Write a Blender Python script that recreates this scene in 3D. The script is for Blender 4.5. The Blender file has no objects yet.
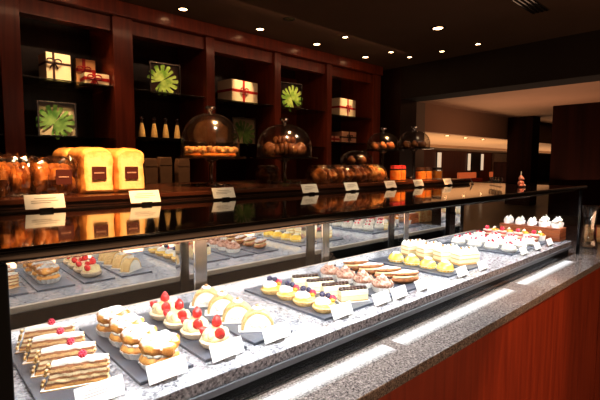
import bpy, bmesh, math, random
from mathutils import Vector, Matrix, noise
random.seed(4)
PI = math.pi
E = 1.31                     # height of the eye; coordinates below are given relative to it
scn = bpy.context.scene
C = scn.collection

# ------------------------------------------------------------------ materials
def new_mat(name):
    m = bpy.data.materials.new(name); m.use_nodes = True
    nt = m.node_tree
    return m, nt, nt.nodes['Principled BSDF'], nt.nodes['Material Output']

def pbr(name, col, rough=0.5, metal=0.0, spec=0.5, coat=0.0, sss=0.0, emit=None, estr=0.0,
        noise_amt=0.0, nscale=60, bump=0.0, bscale=None, col2=None, stretch=None):
    m, nt, b, out = new_mat(name)
    b.inputs['Base Color'].default_value = (*col, 1)
    b.inputs['Roughness'].default_value = rough
    b.inputs['Metallic'].default_value = metal
    b.inputs['Specular IOR Level'].default_value = spec
    b.inputs['Coat Weight'].default_value = coat
    b.inputs['Coat Roughness'].default_value = 0.08
    if sss:
        b.inputs['Subsurface Weight'].default_value = sss
        b.inputs['Subsurface Radius'].default_value = (0.01, 0.006, 0.003)
        b.inputs['Subsurface Scale'].default_value = 0.6
    if emit:
        b.inputs['Emission Color'].default_value = (*emit, 1)
        b.inputs['Emission Strength'].default_value = estr
    if noise_amt or col2 or bump:
        tc = nt.nodes.new('ShaderNodeTexCoord'); mp = nt.nodes.new('ShaderNodeMapping')
        nt.links.new(tc.outputs['Object'], mp.inputs['Vector'])
        if stretch: mp.inputs['Scale'].default_value = stretch
        n = nt.nodes.new('ShaderNodeTexNoise'); n.inputs['Scale'].default_value = nscale
        n.inputs['Detail'].default_value = 4
        nt.links.new(mp.outputs['Vector'], n.inputs['Vector'])
        if col2 or noise_amt:
            c2 = col2 or tuple(c * (1 - noise_amt) for c in col)
            r = nt.nodes.new('ShaderNodeValToRGB')
            r.color_ramp.elements[0].position = 0.35; r.color_ramp.elements[0].color = (*col, 1)
            r.color_ramp.elements[1].position = 0.65; r.color_ramp.elements[1].color = (*c2, 1)
            nt.links.new(n.outputs['Fac'], r.inputs['Fac'])
            nt.links.new(r.outputs['Color'], b.inputs['Base Color'])
        if bump:
            n2 = nt.nodes.new('ShaderNodeTexNoise'); n2.inputs['Scale'].default_value = bscale or nscale * 2
            n2.inputs['Detail'].default_value = 5
            nt.links.new(mp.outputs['Vector'], n2.inputs['Vector'])
            bp = nt.nodes.new('ShaderNodeBump'); bp.inputs['Strength'].default_value = bump
            bp.inputs['Distance'].default_value = 0.004
            nt.links.new(n2.outputs['Fac'], bp.inputs['Height'])
            nt.links.new(bp.outputs['Normal'], b.inputs['Normal'])
    return m

def glass(name, tint=(1, 1, 1), refl=1.0, rough=0.0, base=0.0, haze=0):
    """thin clear sheet: see-through with a fresnel reflection"""
    m = bpy.data.materials.new(name); m.use_nodes = True
    nt = m.node_tree; nt.nodes.clear()
    out = nt.nodes.new('ShaderNodeOutputMaterial')
    t = nt.nodes.new('ShaderNodeBsdfTransparent'); t.inputs['Color'].default_value = (*tint, 1)
    g = nt.nodes.new('ShaderNodeBsdfGlossy'); g.inputs['Roughness'].default_value = rough
    fr = nt.nodes.new('ShaderNodeLayerWeight'); fr.inputs['Blend'].default_value = 0.28
    mul = nt.nodes.new('ShaderNodeMath'); mul.operation = 'MULTIPLY_ADD'
    mul.inputs[1].default_value = 0.55 * refl; mul.inputs[2].default_value = 0.02 * refl + base
    mx = nt.nodes.new('ShaderNodeMixShader')
    nt.links.new(fr.outputs['Facing'], mul.inputs[0])
    pw = nt.nodes.new('ShaderNodeMath'); pw.operation = 'POWER'; pw.inputs[1].default_value = 2.5
    nt.links.new(fr.outputs['Facing'], pw.inputs[0]); nt.links.new(pw.outputs[0], mul.inputs[0])
    nt.links.new(mul.outputs[0], mx.inputs['Fac'])
    nt.links.new(t.outputs[0], mx.inputs[1]); nt.links.new(g.outputs[0], mx.inputs[2])
    last = mx
    if haze:            # a broader second lobe that catches the lamps, strongest at the rim
        g2 = nt.nodes.new('ShaderNodeBsdfGlossy'); g2.inputs['Roughness'].default_value = .16
        m2 = nt.nodes.new('ShaderNodeMixShader')
        f2 = nt.nodes.new('ShaderNodeMath'); f2.operation = 'MULTIPLY_ADD'; f2.inputs[1].default_value = haze * 1.6; f2.inputs[2].default_value = haze * .3
        nt.links.new(fr.outputs['Facing'], f2.inputs[0]); nt.links.new(f2.outputs[0], m2.inputs['Fac'])
        nt.links.new(mx.outputs[0], m2.inputs[1]); nt.links.new(g2.outputs[0], m2.inputs[2]); last = m2
    nt.links.new(last.outputs[0], out.inputs['Surface'])
    return m

def wood(name, c1, c2, axis='Z', rough=0.35, coat=0.3, scale=14):
    m, nt, b, out = new_mat(name)
    tc = nt.nodes.new('ShaderNodeTexCoord'); mp = nt.nodes.new('ShaderNodeMapping')
    s = {'Z': (scale, scale, scale * .06), 'X': (scale * .06, scale, scale), 'Y': (scale, scale * .06, scale)}[axis]
    mp.inputs['Scale'].default_value = s
    n = nt.nodes.new('ShaderNodeTexNoise'); n.inputs['Scale'].default_value = 2.2; n.inputs['Detail'].default_value = 7
    n.inputs['Distortion'].default_value = 0.6
    r = nt.nodes.new('ShaderNodeValToRGB')
    r.color_ramp.elements[0].position = .3; r.color_ramp.elements[0].color = (*c1, 1)
    r.color_ramp.elements[1].position = .72; r.color_ramp.elements[1].color = (*c2, 1)
    nt.links.new(tc.outputs['Object'], mp.inputs['Vector']); nt.links.new(mp.outputs['Vector'], n.inputs['Vector'])
    nt.links.new(n.outputs['Fac'], r.inputs['Fac']); nt.links.new(r.outputs['Color'], b.inputs['Base Color'])
    b.inputs['Roughness'].default_value = rough; b.inputs['Coat Weight'].default_value = coat
    b.inputs['Coat Roughness'].default_value = .12
    return m

def granite(name, light, dark, mid, rough=0.12, scale=260):
    m, nt, b, out = new_mat(name)
    tc = nt.nodes.new('ShaderNodeTexCoord')
    v = nt.nodes.new('ShaderNodeTexVoronoi'); v.inputs['Scale'].default_value = scale
    n = nt.nodes.new('ShaderNodeTexNoise'); n.inputs['Scale'].default_value = scale * .45; n.inputs['Detail'].default_value = 4
    nt.links.new(tc.outputs['Object'], v.inputs['Vector']); nt.links.new(tc.outputs['Object'], n.inputs['Vector'])
    r = nt.nodes.new('ShaderNodeValToRGB'); r.color_ramp.interpolation = 'LINEAR'
    e = r.color_ramp.elements
    e[0].position = .30; e[0].color = (*dark, 1); e[1].position = .68; e[1].color = (*light, 1)
    k = e.new(.5); k.color = (*mid, 1)
    nt.links.new(n.outputs['Fac'], r.inputs['Fac'])
    sep = nt.nodes.new('ShaderNodeRGBToBW'); nt.links.new(v.outputs['Color'], sep.inputs['Color'])
    r2 = nt.nodes.new('ShaderNodeValToRGB'); r2.color_ramp.elements[0].color = (*dark, 1)
    r2.color_ramp.elements[0].position = .2; r2.color_ramp.elements[1].position = .8; r2.color_ramp.elements[1].color = (*light, 1)
    nt.links.new(sep.outputs[0], r2.inputs['Fac'])
    mx = nt.nodes.new('ShaderNodeMixRGB'); mx.inputs['Fac'].default_value = .5
    nt.links.new(r.outputs['Color'], mx.inputs[1]); nt.links.new(r2.outputs['Color'], mx.inputs[2])
    nt.links.new(mx.outputs[0], b.inputs['Base Color'])
    b.inputs['Roughness'].default_value = rough
    return m

def sugar(name, c1, c2, white=(.95, .93, .88), lo=.45, hi=.8, nscale=90, rough=.6, bump=.5):
    """baked crust, browned in patches and dusted white where it faces up"""
    m, nt, b, out = new_mat(name)
    tc = nt.nodes.new('ShaderNodeTexCoord')
    n = nt.nodes.new('ShaderNodeTexNoise'); n.inputs['Scale'].default_value = nscale; n.inputs['Detail'].default_value = 5
    nt.links.new(tc.outputs['Object'], n.inputs['Vector'])
    r = nt.nodes.new('ShaderNodeValToRGB')
    r.color_ramp.elements[0].position = .36; r.color_ramp.elements[0].color = (*c1, 1)
    r.color_ramp.elements[1].position = .64; r.color_ramp.elements[1].color = (*c2, 1)
    nt.links.new(n.outputs['Fac'], r.inputs['Fac'])
    g = nt.nodes.new('ShaderNodeNewGeometry'); sx = nt.nodes.new('ShaderNodeSeparateXYZ')
    nt.links.new(g.outputs['Normal'], sx.inputs[0])
    ad = nt.nodes.new('ShaderNodeMath'); ad.operation = 'ADD'
    ms = nt.nodes.new('ShaderNodeMath'); ms.operation = 'MULTIPLY_ADD'; ms.inputs[1].default_value = .8; ms.inputs[2].default_value = -.4
    nt.links.new(n.outputs['Fac'], ms.inputs[0])
    nt.links.new(sx.outputs['Z'], ad.inputs[0]); nt.links.new(ms.outputs[0], ad.inputs[1])
    mr = nt.nodes.new('ShaderNodeMapRange'); mr.inputs['From Min'].default_value = lo; mr.inputs['From Max'].default_value = hi
    nt.links.new(ad.outputs[0], mr.inputs['Value'])
    mx = nt.nodes.new('ShaderNodeMixRGB'); nt.links.new(mr.outputs[0], mx.inputs['Fac'])
    nt.links.new(r.outputs['Color'], mx.inputs[1]); mx.inputs[2].default_value = (*white, 1)
    nt.links.new(mx.outputs[0], b.inputs['Base Color'])
    b.inputs['Roughness'].default_value = rough
    bp = nt.nodes.new('ShaderNodeBump'); bp.inputs['Strength'].default_value = bump; bp.inputs['Distance'].default_value = .003
    nt.links.new(n.outputs['Fac'], bp.inputs['Height']); nt.links.new(bp.outputs['Normal'], b.inputs['Normal'])
    return m

def layered(name, stops, wob=.06):
    """horizontal layers by height (Generated Z), slightly wavy"""
    m, nt, b, out = new_mat(name)
    tc = nt.nodes.new('ShaderNodeTexCoord'); sx = nt.nodes.new('ShaderNodeSeparateXYZ')
    nt.links.new(tc.outputs['Generated'], sx.inputs[0])
    n = nt.nodes.new('ShaderNodeTexNoise'); n.inputs['Scale'].default_value = 120; n.inputs['Detail'].default_value = 3
    nt.links.new(tc.outputs['Object'], n.inputs['Vector'])
    ma = nt.nodes.new('ShaderNodeMath'); ma.operation = 'MULTIPLY_ADD'; ma.inputs[1].default_value = wob; ma.inputs[2].default_value = -wob / 2
    nt.links.new(n.outputs['Fac'], ma.inputs[0])
    ad = nt.nodes.new('ShaderNodeMath'); nt.links.new(ma.outputs[0], ad.inputs[0]); nt.links.new(sx.outputs['Z'], ad.inputs[1])
    r = nt.nodes.new('ShaderNodeValToRGB'); r.color_ramp.interpolation = 'CONSTANT'
    e = r.color_ramp.elements
    e[0].position = stops[0][0]; e[0].color = (*stops[0][1], 1)
    e[1].position = stops[1][0]; e[1].color = (*stops[1][1], 1)
    for p, c in stops[2:]:
        k = e.new(p); k.color = (*c, 1)
    nt.links.new(ad.outputs[0], r.inputs['Fac']); nt.links.new(r.outputs['Color'], b.inputs['Base Color'])
    b.inputs['Roughness'].default_value = .6
    bp = nt.nodes.new('ShaderNodeBump'); bp.inputs['Strength'].default_value = .5; bp.inputs['Distance'].default_value = .002
    nt.links.new(n.outputs['Fac'], bp.inputs['Height']); nt.links.new(bp.outputs['Normal'], b.inputs['Normal'])
    return m

def loaf_mat():
    """pale crumb-coloured faces browning towards the edges and the top"""
    m, nt, b, out = new_mat('bread_crust')
    tc = nt.nodes.new('ShaderNodeTexCoord'); sx = nt.nodes.new('ShaderNodeSeparateXYZ'); nt.links.new(tc.outputs['Generated'], sx.inputs[0])
    def math_(op, a, bb=None, c=None):
        n = nt.nodes.new('ShaderNodeMath'); n.operation = op
        for i, v in enumerate((a, bb, c)):
            if v is None: continue
            if isinstance(v, (int, float)): n.inputs[i].default_value = v
            else: nt.links.new(v, n.inputs[i])
        return n.outputs[0]
    dx = math_('ABSOLUTE', math_('SUBTRACT', sx.outputs['X'], .5)); dz = math_('SUBTRACT', sx.outputs['Z'], .42); dz = math_('ABSOLUTE', dz)
    d = math_('MAXIMUM', math_('MULTIPLY', dx, 1.12), math_('MULTIPLY', dz, .98))
    n = nt.nodes.new('ShaderNodeTexNoise'); n.inputs['Scale'].default_value = 70; n.inputs['Detail'].default_value = 6; nt.links.new(tc.outputs['Object'], n.inputs['Vector'])
    d2 = math_('MULTIPLY_ADD', n.outputs['Fac'], .22, d)
    r = nt.nodes.new('ShaderNodeValToRGB'); e = r.color_ramp.elements
    e[0].position = .40; e[0].color = (.96, .70, .36, 1); e[1].position = .72; e[1].color = (.62, .22, .04, 1)
    k = e.new(.56); k.color = (.92, .50, .16, 1)
    nt.links.new(d2, r.inputs['Fac']); nt.links.new(r.outputs['Color'], b.inputs['Base Color'])
    b.inputs['Roughness'].default_value = .42; b.inputs['Coat Weight'].default_value = .25; b.inputs['Coat Roughness'].default_value = .2
    bp = nt.nodes.new('ShaderNodeBump'); bp.inputs['Strength'].default_value = .6; bp.inputs['Distance'].default_value = .004
    nt.links.new(n.outputs['Fac'], bp.inputs['Height']); nt.links.new(bp.outputs['Normal'], b.inputs['Normal'])
    return m

def soft_glare():  # granite tones with LED glare painted in as soft-edged emission
    m, nt, b, out = new_mat('painted_ledge_glare')
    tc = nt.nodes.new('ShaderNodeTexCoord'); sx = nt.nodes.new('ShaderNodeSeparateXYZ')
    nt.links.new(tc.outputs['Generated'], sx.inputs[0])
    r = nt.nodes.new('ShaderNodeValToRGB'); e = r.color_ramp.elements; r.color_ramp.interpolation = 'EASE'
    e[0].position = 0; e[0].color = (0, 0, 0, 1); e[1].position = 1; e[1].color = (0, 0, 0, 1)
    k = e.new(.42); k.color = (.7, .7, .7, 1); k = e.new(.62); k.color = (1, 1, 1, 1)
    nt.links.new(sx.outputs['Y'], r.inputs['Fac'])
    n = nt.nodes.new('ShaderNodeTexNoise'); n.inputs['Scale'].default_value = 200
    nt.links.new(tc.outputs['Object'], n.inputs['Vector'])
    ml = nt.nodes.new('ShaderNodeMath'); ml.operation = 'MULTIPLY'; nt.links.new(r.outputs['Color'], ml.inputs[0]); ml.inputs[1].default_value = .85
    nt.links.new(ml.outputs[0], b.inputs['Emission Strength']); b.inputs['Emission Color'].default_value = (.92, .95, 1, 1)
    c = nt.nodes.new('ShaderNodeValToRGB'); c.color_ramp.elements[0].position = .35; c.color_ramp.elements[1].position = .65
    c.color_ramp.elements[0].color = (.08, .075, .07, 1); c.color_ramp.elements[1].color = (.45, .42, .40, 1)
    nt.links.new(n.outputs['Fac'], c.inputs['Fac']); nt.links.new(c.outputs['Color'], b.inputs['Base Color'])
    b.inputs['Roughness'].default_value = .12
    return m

GOLD = (.62, .30, .07); CARA = (.30, .10, .02); CREAM = (.88, .80, .58); PALE = (.93, .88, .74)
M = dict(
    granite=granite('pale_speckled_granite', (.58, .58, .60), (.04, .04, .05), (.28, .28, .30), scale=270),
    granite_brown=granite('brown_grey_granite', (.46, .40, .37), (.035, .03, .03), (.17, .145, .135), rough=.10, scale=420),
    slate=pbr('slate', (.095, .105, .130), .30, noise_amt=.25, nscale=50, bump=.15),
    black=pbr('black_lacquer', (.006, .005, .005), .07, coat=.5),
    slab=pbr('black_glass_top', (.010, .007, .006), .035, spec=.55, coat=.45),
    railmetal=pbr('grey_rail', (.16, .17, .19), .35, metal=.3, noise_amt=.05),
    tanrail=pbr('tan_metal_rail', (.50, .42, .34), .35, metal=.4, noise_amt=.05),
    matteblack=pbr('matte_black_metal', (.006, .005, .005), .6, spec=.15, noise_amt=.1),
    edgemetal=pbr('dark_bronze_edge', (.035, .029, .024), .14, metal=.85, bump=.15, bscale=3, stretch=(.3, 1, 8)),
    darkmetal=pbr('dark_bronze_metal', (.10, .085, .07), .25, metal=.9, bump=.1, nscale=8, stretch=(1, 1, .05)),
    steel=pbr('brushed_steel', (.30, .27, .245), .22, metal=1),
    chrome=pbr('chrome', (.9, .9, .92), .06, metal=1),
    mirror=pbr('mirror', (.84, .83, .80), .0, metal=1),
    glass=glass('clear_glass'),
    front_glass=glass('case_glass', refl=.35),
    domeglass=glass('dome_glass', (.92, .91, .89), 1.9, 0, .05, haze=.20),
    knobglass=glass('solid_knob_glass', (.75, .73, .70), 2.2, 0, .12, haze=.5),
    cello=glass('cellophane', (.92, .86, .78), 1.5, .08, .05, haze=.35),
    shelfglass=glass('shelf_glass', (.60, .64, .52), 1.2, .05, .06, haze=.2),
    redwood=wood('reddish_brown_wood', (.15, .022, .009), (.27, .045, .015)),
    frontwood=wood('mahogany_panel', (.22, .030, .010), (.38, .062, .020), scale=22, rough=.3),
    darkwood=wood('dark_wood', (.022, .008, .005), (.045, .015, .008)),
    riserwood=wood('riser_wood', (.045, .014, .007), (.10, .03, .013), axis='X', rough=.22, coat=.5),
    farwood=wood('far_panel_wood', (.16, .042, .016), (.24, .065, .024), scale=3),
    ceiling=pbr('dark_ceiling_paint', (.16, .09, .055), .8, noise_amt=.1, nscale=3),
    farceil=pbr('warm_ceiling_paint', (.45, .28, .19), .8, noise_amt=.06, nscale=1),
    beam=pbr('beam_paint', (.03, .017, .012), .7, noise_amt=.1, nscale=3),
    floor=wood('dark_floor', (.010, .006, .004), (.02, .012, .008), axis='X', rough=.6, scale=6),
    backwall=pbr('dark_room_wall', (.03, .018, .012), .7, noise_amt=.1, nscale=4),
    choux=sugar('choux_sugared', (.72, .34, .07), (.42, .15, .03), lo=.45, hi=.95),
    choux_plain=sugar('choux_plain', (.78, .42, .11), (.50, .20, .05), lo=.8, hi=1.3),
    crust=pbr('tart_crust', (.86, .60, .26), .6, col2=(.62, .33, .10), nscale=120, bump=.4),
    whip=pbr('whipped_cream', (.90, .84, .72), .45, sss=.0, noise_amt=.04, nscale=90, bump=.15),
    ycream=pbr('custard_cream', (.90, .74, .40), .4, noise_amt=.1, nscale=90, bump=.2),
    paper=pbr('white_paper_case', (.90, .86, .80), .7, noise_amt=.05, nscale=60),
    pinkcase=pbr('pale_tart_case', (.90, .72, .50), .6, noise_amt=.12, nscale=100, bump=.3),
    straw=pbr('strawberry', (.52, .008, .010), .22, col2=(.72, .04, .03), nscale=150, coat=.6, bump=.35, bscale=420),
    rasp=pbr('raspberry', (.65, .02, .06), .35, col2=(.80, .06, .10), nscale=200, coat=.3),
    blue=pbr('blueberry', (.03, .03, .08), .4, noise_amt=.3, nscale=200),
    leaf=pbr('green_leaf', (.06, .22, .02), .4, noise_amt=.4, nscale=60),
    orange=pbr('orange_fruit', (.95, .38, .04), .25, coat=.6, noise_amt=.2, nscale=120),
    sponge=pbr('roll_sponge', (.74, .52, .24), .7, col2=(.55, .34, .12), nscale=160, bump=.6),
    choc=pbr('dark_chocolate', (.045, .018, .010), .35, noise_amt=.3, nscale=120, coat=.2),
    mocha=pbr('mocha_cream', (.25, .10, .05), .5, col2=(.58, .36, .27), nscale=120, bump=.5),
    nut=pbr('toasted_nut', (.50, .26, .10), .5, noise_amt=.3, nscale=200),
    bun=sugar('baked_bun', (.40, .16, .05), (.20, .07, .02), lo=.7, hi=1.15),
    lemon=pbr('lemon_glaze', (.88, .52, .05), .18, coat=.7, col2=(.92, .66, .16), nscale=60),
    mille=layered('mille_feuille', [(0, (.62, .32, .10)), (.13, (.26, .10, .04)), (.22, (.74, .56, .30)), (.34, (.34, .14, .05)),
                                    (.44, (.76, .60, .36)), (.56, (.30, .12, .05)), (.66, (.64, .40, .18)), (.78, (.36, .15, .06)), (.88, (.9, .82, .7))], wob=.16),
    flake=sugar('flaky_pastry', (.85, .56, .22), (.60, .30, .09), lo=.7, hi=1.1),
    cheese=layered('cheesecake', [(0, (.60, .36, .14)), (.12, (.86, .72, .42)), (.5, (.72, .52, .26)), (.56, (.88, .78, .52))]),
    bcake=layered('cream_block_cake', [(0, (.70, .42, .16)), (.18, (.93, .82, .48)), (.45, (.75, .46, .20)), (.55, (.94, .84, .55)), (.8, (.78, .5, .22)), (.88, (.95, .9, .78))]),
    card=pbr('white_card', (.80, .78, .72), .6, noise_amt=.02, nscale=60),
    ink=pbr('grey_card_print', (.30, .28, .26), .7, noise_amt=.1, nscale=60),
    loaf=loaf_mat(),
    loafside=pbr('bread_side', (.90, .60, .26), .55, col2=(.80, .42, .13), nscale=35, bump=.3),
    brown_bread=pbr('dark_fruit_bread', (.20, .06, .02), .4, col2=(.70, .30, .08), nscale=28, bump=.7, coat=.2),
    label=pbr('brown_label', (.09, .018, .012), .5, noise_amt=.1, nscale=50),
    labelink=pbr('pale_label_print', (.70, .45, .35), .5, noise_amt=.1, nscale=50),
    crumble=pbr('golden_crumble', (.95, .66, .30), .5, col2=(.75, .30, .07), nscale=60, bump=.8),
    glazed=pbr('dark_glazed_pastry', (.26, .08, .025), .25, col2=(.48, .20, .07), nscale=40, coat=.5, bump=.4),
    ivory=pbr('ivory_gift_paper', (.85, .72, .50), .55, noise_amt=.05, nscale=20),
    kraft=pbr('orange_gift_paper', (.72, .38, .16), .55, noise_amt=.08, nscale=20),
    pinkbox=pbr('rose_gift_paper', (.80, .42, .30), .55, noise_amt=.1, nscale=20),
    ribbon_b=pbr('brown_ribbon', (.06, .02, .012), .35, noise_amt=.2, nscale=90),
    ribbon_r=pbr('red_ribbon', (.45, .012, .010), .35, noise_amt=.2, nscale=90),
    monstera=pbr('monstera_leaf', (.03, .12, .012), .25, col2=(.30, .42, .12), nscale=14, coat=.4),
    monstera2=pbr('bright_monstera_leaf', (.12, .30, .02), .3, col2=(.62, .75, .22), nscale=14, coat=.4),
    frameback=pbr('frame_backing', (.60, .46, .28), .6, noise_amt=.15, nscale=12),
    bottle=pbr('golden_bottle_foil', (.85, .55, .20), .4, noise_amt=.15, nscale=60),
    brownbag=pbr('brown_paper_bag', (.42, .24, .12), .7, noise_amt=.2, nscale=12),
    jar_orange=pbr('orange_preserve', (.95, .25, .03), .25, col2=(.95, .45, .10), nscale=45, coat=.5),
    redcloth=pbr('red_cloth', (.40, .02, .025), .7, noise_amt=.3, nscale=60),
    figure=pbr('glazed_pink_figurine', (.95, .30, .18), .3, col2=(.95, .55, .42), nscale=70, coat=.5),
    lampglow=pbr('lamp_glow', (1, .8, .5), .5, emit=(1, .62, .32), estr=14, noise_amt=.02),
    wallglow=pbr('wall_light_glow', (1, .9, .75), .5, emit=(1, .78, .55), estr=.55, noise_amt=.02),
    seatglow=pbr('self_lit_red_seat', (1, .2, .05), .5, emit=(1, .25, .08), estr=.28, noise_amt=.02),
    ledglare=soft_glare(),
    led=pbr('cool_led_strip', (1, 1, 1), .5, emit=(.93, .96, 1), estr=1.2, noise_amt=.01),
    pillarwood=pbr('near_black_wood', (.013, .004, .003), .7, spec=.05, col2=(.024, .006, .004), nscale=6, stretch=(1, 1, .05)),
    frontwallwood=wood('dim_red_panelling', (.05, .012, .006), (.09, .022, .010), scale=3, rough=.6, coat=0),
    tile=pbr('beige_tile', (.45, .30, .2), .6, noise_amt=.2, nscale=4),
)

# ------------------------------------------------------------------ mesh helpers
FLAT = set()
def obj(name, bm, mat, parent=None, loc=None, smooth=True, rot=None):
    if id(bm) in FLAT: smooth = False; FLAT.discard(id(bm))
    me = bpy.data.meshes.new(name); bm.normal_update(); bm.to_mesh(me); bm.free()
    o = bpy.data.objects.new(name, me); C.objects.link(o)
    me.materials.append(M[mat] if isinstance(mat, str) else mat)
    if smooth:
        for p in me.polygons: p.use_smooth = True
        try: me.set_sharp_from_angle(angle=math.radians(38))
        except Exception: pass
    if parent: o.parent = parent
    if loc: o.location = loc
    if rot: o.rotation_euler = rot
    return o

def tag(o, label=None, cat=None, group=None, kind=None):
    if label: o['label'] = label
    if cat: o['category'] = cat
    if group: o['group'] = group
    if kind: o['kind'] = kind
    return o

def thing(name, label, cat, loc=(0, 0, 0), rz=0, group=None):
    o = bpy.data.objects.new(name, None); C.objects.link(o)
    o.empty_display_size = .03
    o.location = loc; o.rotation_euler = (0, 0, rz)
    return tag(o, label, cat, group)

def dup(root, loc, rz=0, label=None, group=None, scale=None):
    r = root.copy(); C.objects.link(r); r.location = loc; r.rotation_euler = (0, 0, rz)
    if label: r['label'] = label
    if group: r['group'] = group
    if scale: r.scale = (scale,) * 3
    for ch in list(root.children):
        c = ch.copy(); C.objects.link(c); c.parent = r
        for g in list(ch.children):
            d = g.copy(); C.objects.link(d); d.parent = c
    return r

def V(x, y, z): return (x, y, E + z)

def box(bm, x0, x1, y0, y1, z0, z1, bev=0, seg=2):
    b2 = bmesh.new()
    bmesh.ops.create_cube(b2, size=1)
    for v in b2.verts:
        v.co = Vector((x0 + (v.co.x + .5) * (x1 - x0), y0 + (v.co.y + .5) * (y1 - y0), z0 + (v.co.z + .5) * (z1 - z0)))
    if bev: bmesh.ops.bevel(b2, geom=b2.edges[:], offset=bev, segments=seg, affect='EDGES', profile=.6)
    merge(bm, b2); FLAT.add(id(bm)); return bm

def merge(bm, b2, mtx=None):
    if mtx is not None: bmesh.ops.transform(b2, matrix=mtx, verts=b2.verts)
    FLAT.discard(id(b2)); me = bpy.data.meshes.new('tmp'); b2.to_mesh(me); b2.free(); bm.from_mesh(me); bpy.data.meshes.remove(me)

def wbox(x0, x1, y0, y1, z0, z1, bev=0):        # box in eye-relative coordinates
    bm = bmesh.new(); return box(bm, x0, x1, y0, y1, E + z0, E + z1, bev)

def lathe(bm, prof, seg=24, flute=0, nfl=18, cx=0, cy=0, cz=0, cap=True):
    FLAT.discard(id(bm)); rings = []
    for r, z in prof:
        ring = []
        for i in range(seg):
            a = 2 * PI * i / seg
            rr = r * (1 + flute * math.cos(nfl * a)) if r > 1e-5 else 1e-5
            ring.append(bm.verts.new((cx + rr * math.cos(a), cy + rr * math.sin(a), cz + z)))
        rings.append(ring)
    for a, b in zip(rings, rings[1:]):
        for i in range(seg):
            j = (i + 1) % seg
            bm.faces.new((a[i], a[j], b[j], b[i]))
    if cap:
        bm.faces.new(list(reversed(rings[0]))); bm.faces.new(rings[-1])
    return bm

def blob(bm, cx, cy, cz, rx, ry, rz, amp=0.0, fr=60, seg=16, rings=10, seed=0, zmin=None, rotz=0, tilt=0):
    FLAT.discard(id(bm)); b2 = bmesh.new()
    bmesh.ops.create_uvsphere(b2, u_segments=seg, v_segments=rings, radius=1)
    for v in b2.verts:
        p = v.co.copy(); n = p.normalized()
        q = Vector((p.x * rx, p.y * ry, p.z * rz))
        if amp:
            q += n * amp * noise.noise(Vector((q.x * fr + seed * 7.3, q.y * fr + seed * 3.1, q.z * fr)))
        if zmin is not None and q.z < zmin: q.z = zmin
        v.co = q
    mt = Matrix.Translation((cx, cy, cz)) @ Matrix.Rotation(rotz, 4, 'Z') @ Matrix.Rotation(tilt, 4, 'X')
    merge(bm, b2, mt); return bm

def tube(bm, pts, r, seg=8, closed=False, r2=None):
    FLAT.discard(id(bm)); pts = [Vector(p) for p in pts]; n = len(pts); rings = []
    up = Vector((0, 0, 1))
    for i, p in enumerate(pts):
        if closed: t = (pts[(i + 1) % n] - pts[i - 1])
        else: t = pts[min(i + 1, n - 1)] - pts[max(i - 1, 0)]
        t.normalize()
        s = t.cross(up)
        if s.length < 1e-3: s = t.cross(Vector((1, 0, 0)))
        s.normalize(); u = s.cross(t)
        rr = r if r2 is None else r + (r2 - r) * i / (n - 1)
        rings.append([bm.verts.new(p + (s * math.cos(2 * PI * k / seg) + u * math.sin(2 * PI * k / seg)) * rr) for k in range(seg)])
    m = n if closed else n - 1
    for i in range(m):
        a, b = rings[i], rings[(i + 1) % n]
        for k in range(seg):
            j = (k + 1) % seg
            bm.faces.new((a[k], a[j], b[j], b[k]))
    if not closed:
        bm.faces.new(list(reversed(rings[0]))); bm.faces.new(rings[-1])
    return bm

def prism(bm, poly, y0, y1):
    """extrude an XZ polygon along Y"""
    FLAT.discard(id(bm)); a = [bm.verts.new((x, y0, z)) for x, z in poly]; b = [bm.verts.new((x, y1, z)) for x, z in poly]
    n = len(poly)
    bm.faces.new(a); bm.faces.new(list(reversed(b)))
    for i in range(n):
        j = (i + 1) % n; bm.faces.new((a[j], a[i], b[i], b[j]))
    bmesh.ops.recalc_face_normals(bm, faces=bm.faces[:])
    return bm

def struct(name, bm, mat, **k):
    return tag(obj(name, bm, mat, smooth=False, **k), kind='structure')

def swirl(bm, cx, cy, cz, r, h, turns=2.4, n=34, th=None):
    """piped rosette: a rope coiling up to a peak"""
    th = th or r * .42; pts = []
    for i in range(n):
        t = i / (n - 1); a = t * turns * 2 * PI; rr = (r - th) * (1 - t) ** .9
        pts.append((cx + rr * math.cos(a), cy + rr * math.sin(a), cz + th * .8 + (h - th) * t))
    tube(bm, pts, th, 8, r2=th * .18)
    blob(bm, cx, cy, cz + h * .3, r * .6, r * .6, h * .45, seg=10, rings=6)
    return bm

# ------------------------------------------------------------------ room shell
FL = -E
struct('floor', wbox(-3, 48, -3.5, 14, FL - .05, FL), 'floor')
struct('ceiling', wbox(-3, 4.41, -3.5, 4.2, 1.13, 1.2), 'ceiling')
struct('wall_left', wbox(-3.1, -3, -3.5, 4.2, FL, 1.2), 'backwall')
struct('wall_front', wbox(-3, 48, -3.6, -3.5, FL, 2.0), 'frontwallwood')
struct('wall_back', wbox(-3, 4.72, 3.86, 4.0, FL, 1.2), 'backwall')
# the bulkhead beam over the opening, its jamb, and the far room
struct('trim_1', wbox(4.41, 4.75, -3.5, 3.02, .758, 1.6), 'beam')
struct('trim_2', wbox(4.41, 4.75, 3.02, 3.86, FL, 1.6), 'darkwood')
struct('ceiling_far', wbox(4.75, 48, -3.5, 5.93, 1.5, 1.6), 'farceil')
struct('wall_return', wbox(4.75, 9.72, 5.93, 6.1, FL, 1.5), pbr('grey_brown_paint', (.22, .17, .13), .8, noise_amt=.05, nscale=1))
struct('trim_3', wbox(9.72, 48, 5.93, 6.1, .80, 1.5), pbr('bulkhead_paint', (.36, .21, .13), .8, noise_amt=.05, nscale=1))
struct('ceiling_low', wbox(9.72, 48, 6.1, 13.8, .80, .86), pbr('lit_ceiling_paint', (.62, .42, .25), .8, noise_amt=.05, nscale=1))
struct('wall_far', wbox(9.7, 48, 13.6, 13.8, FL, .80), 'farwood')
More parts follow.
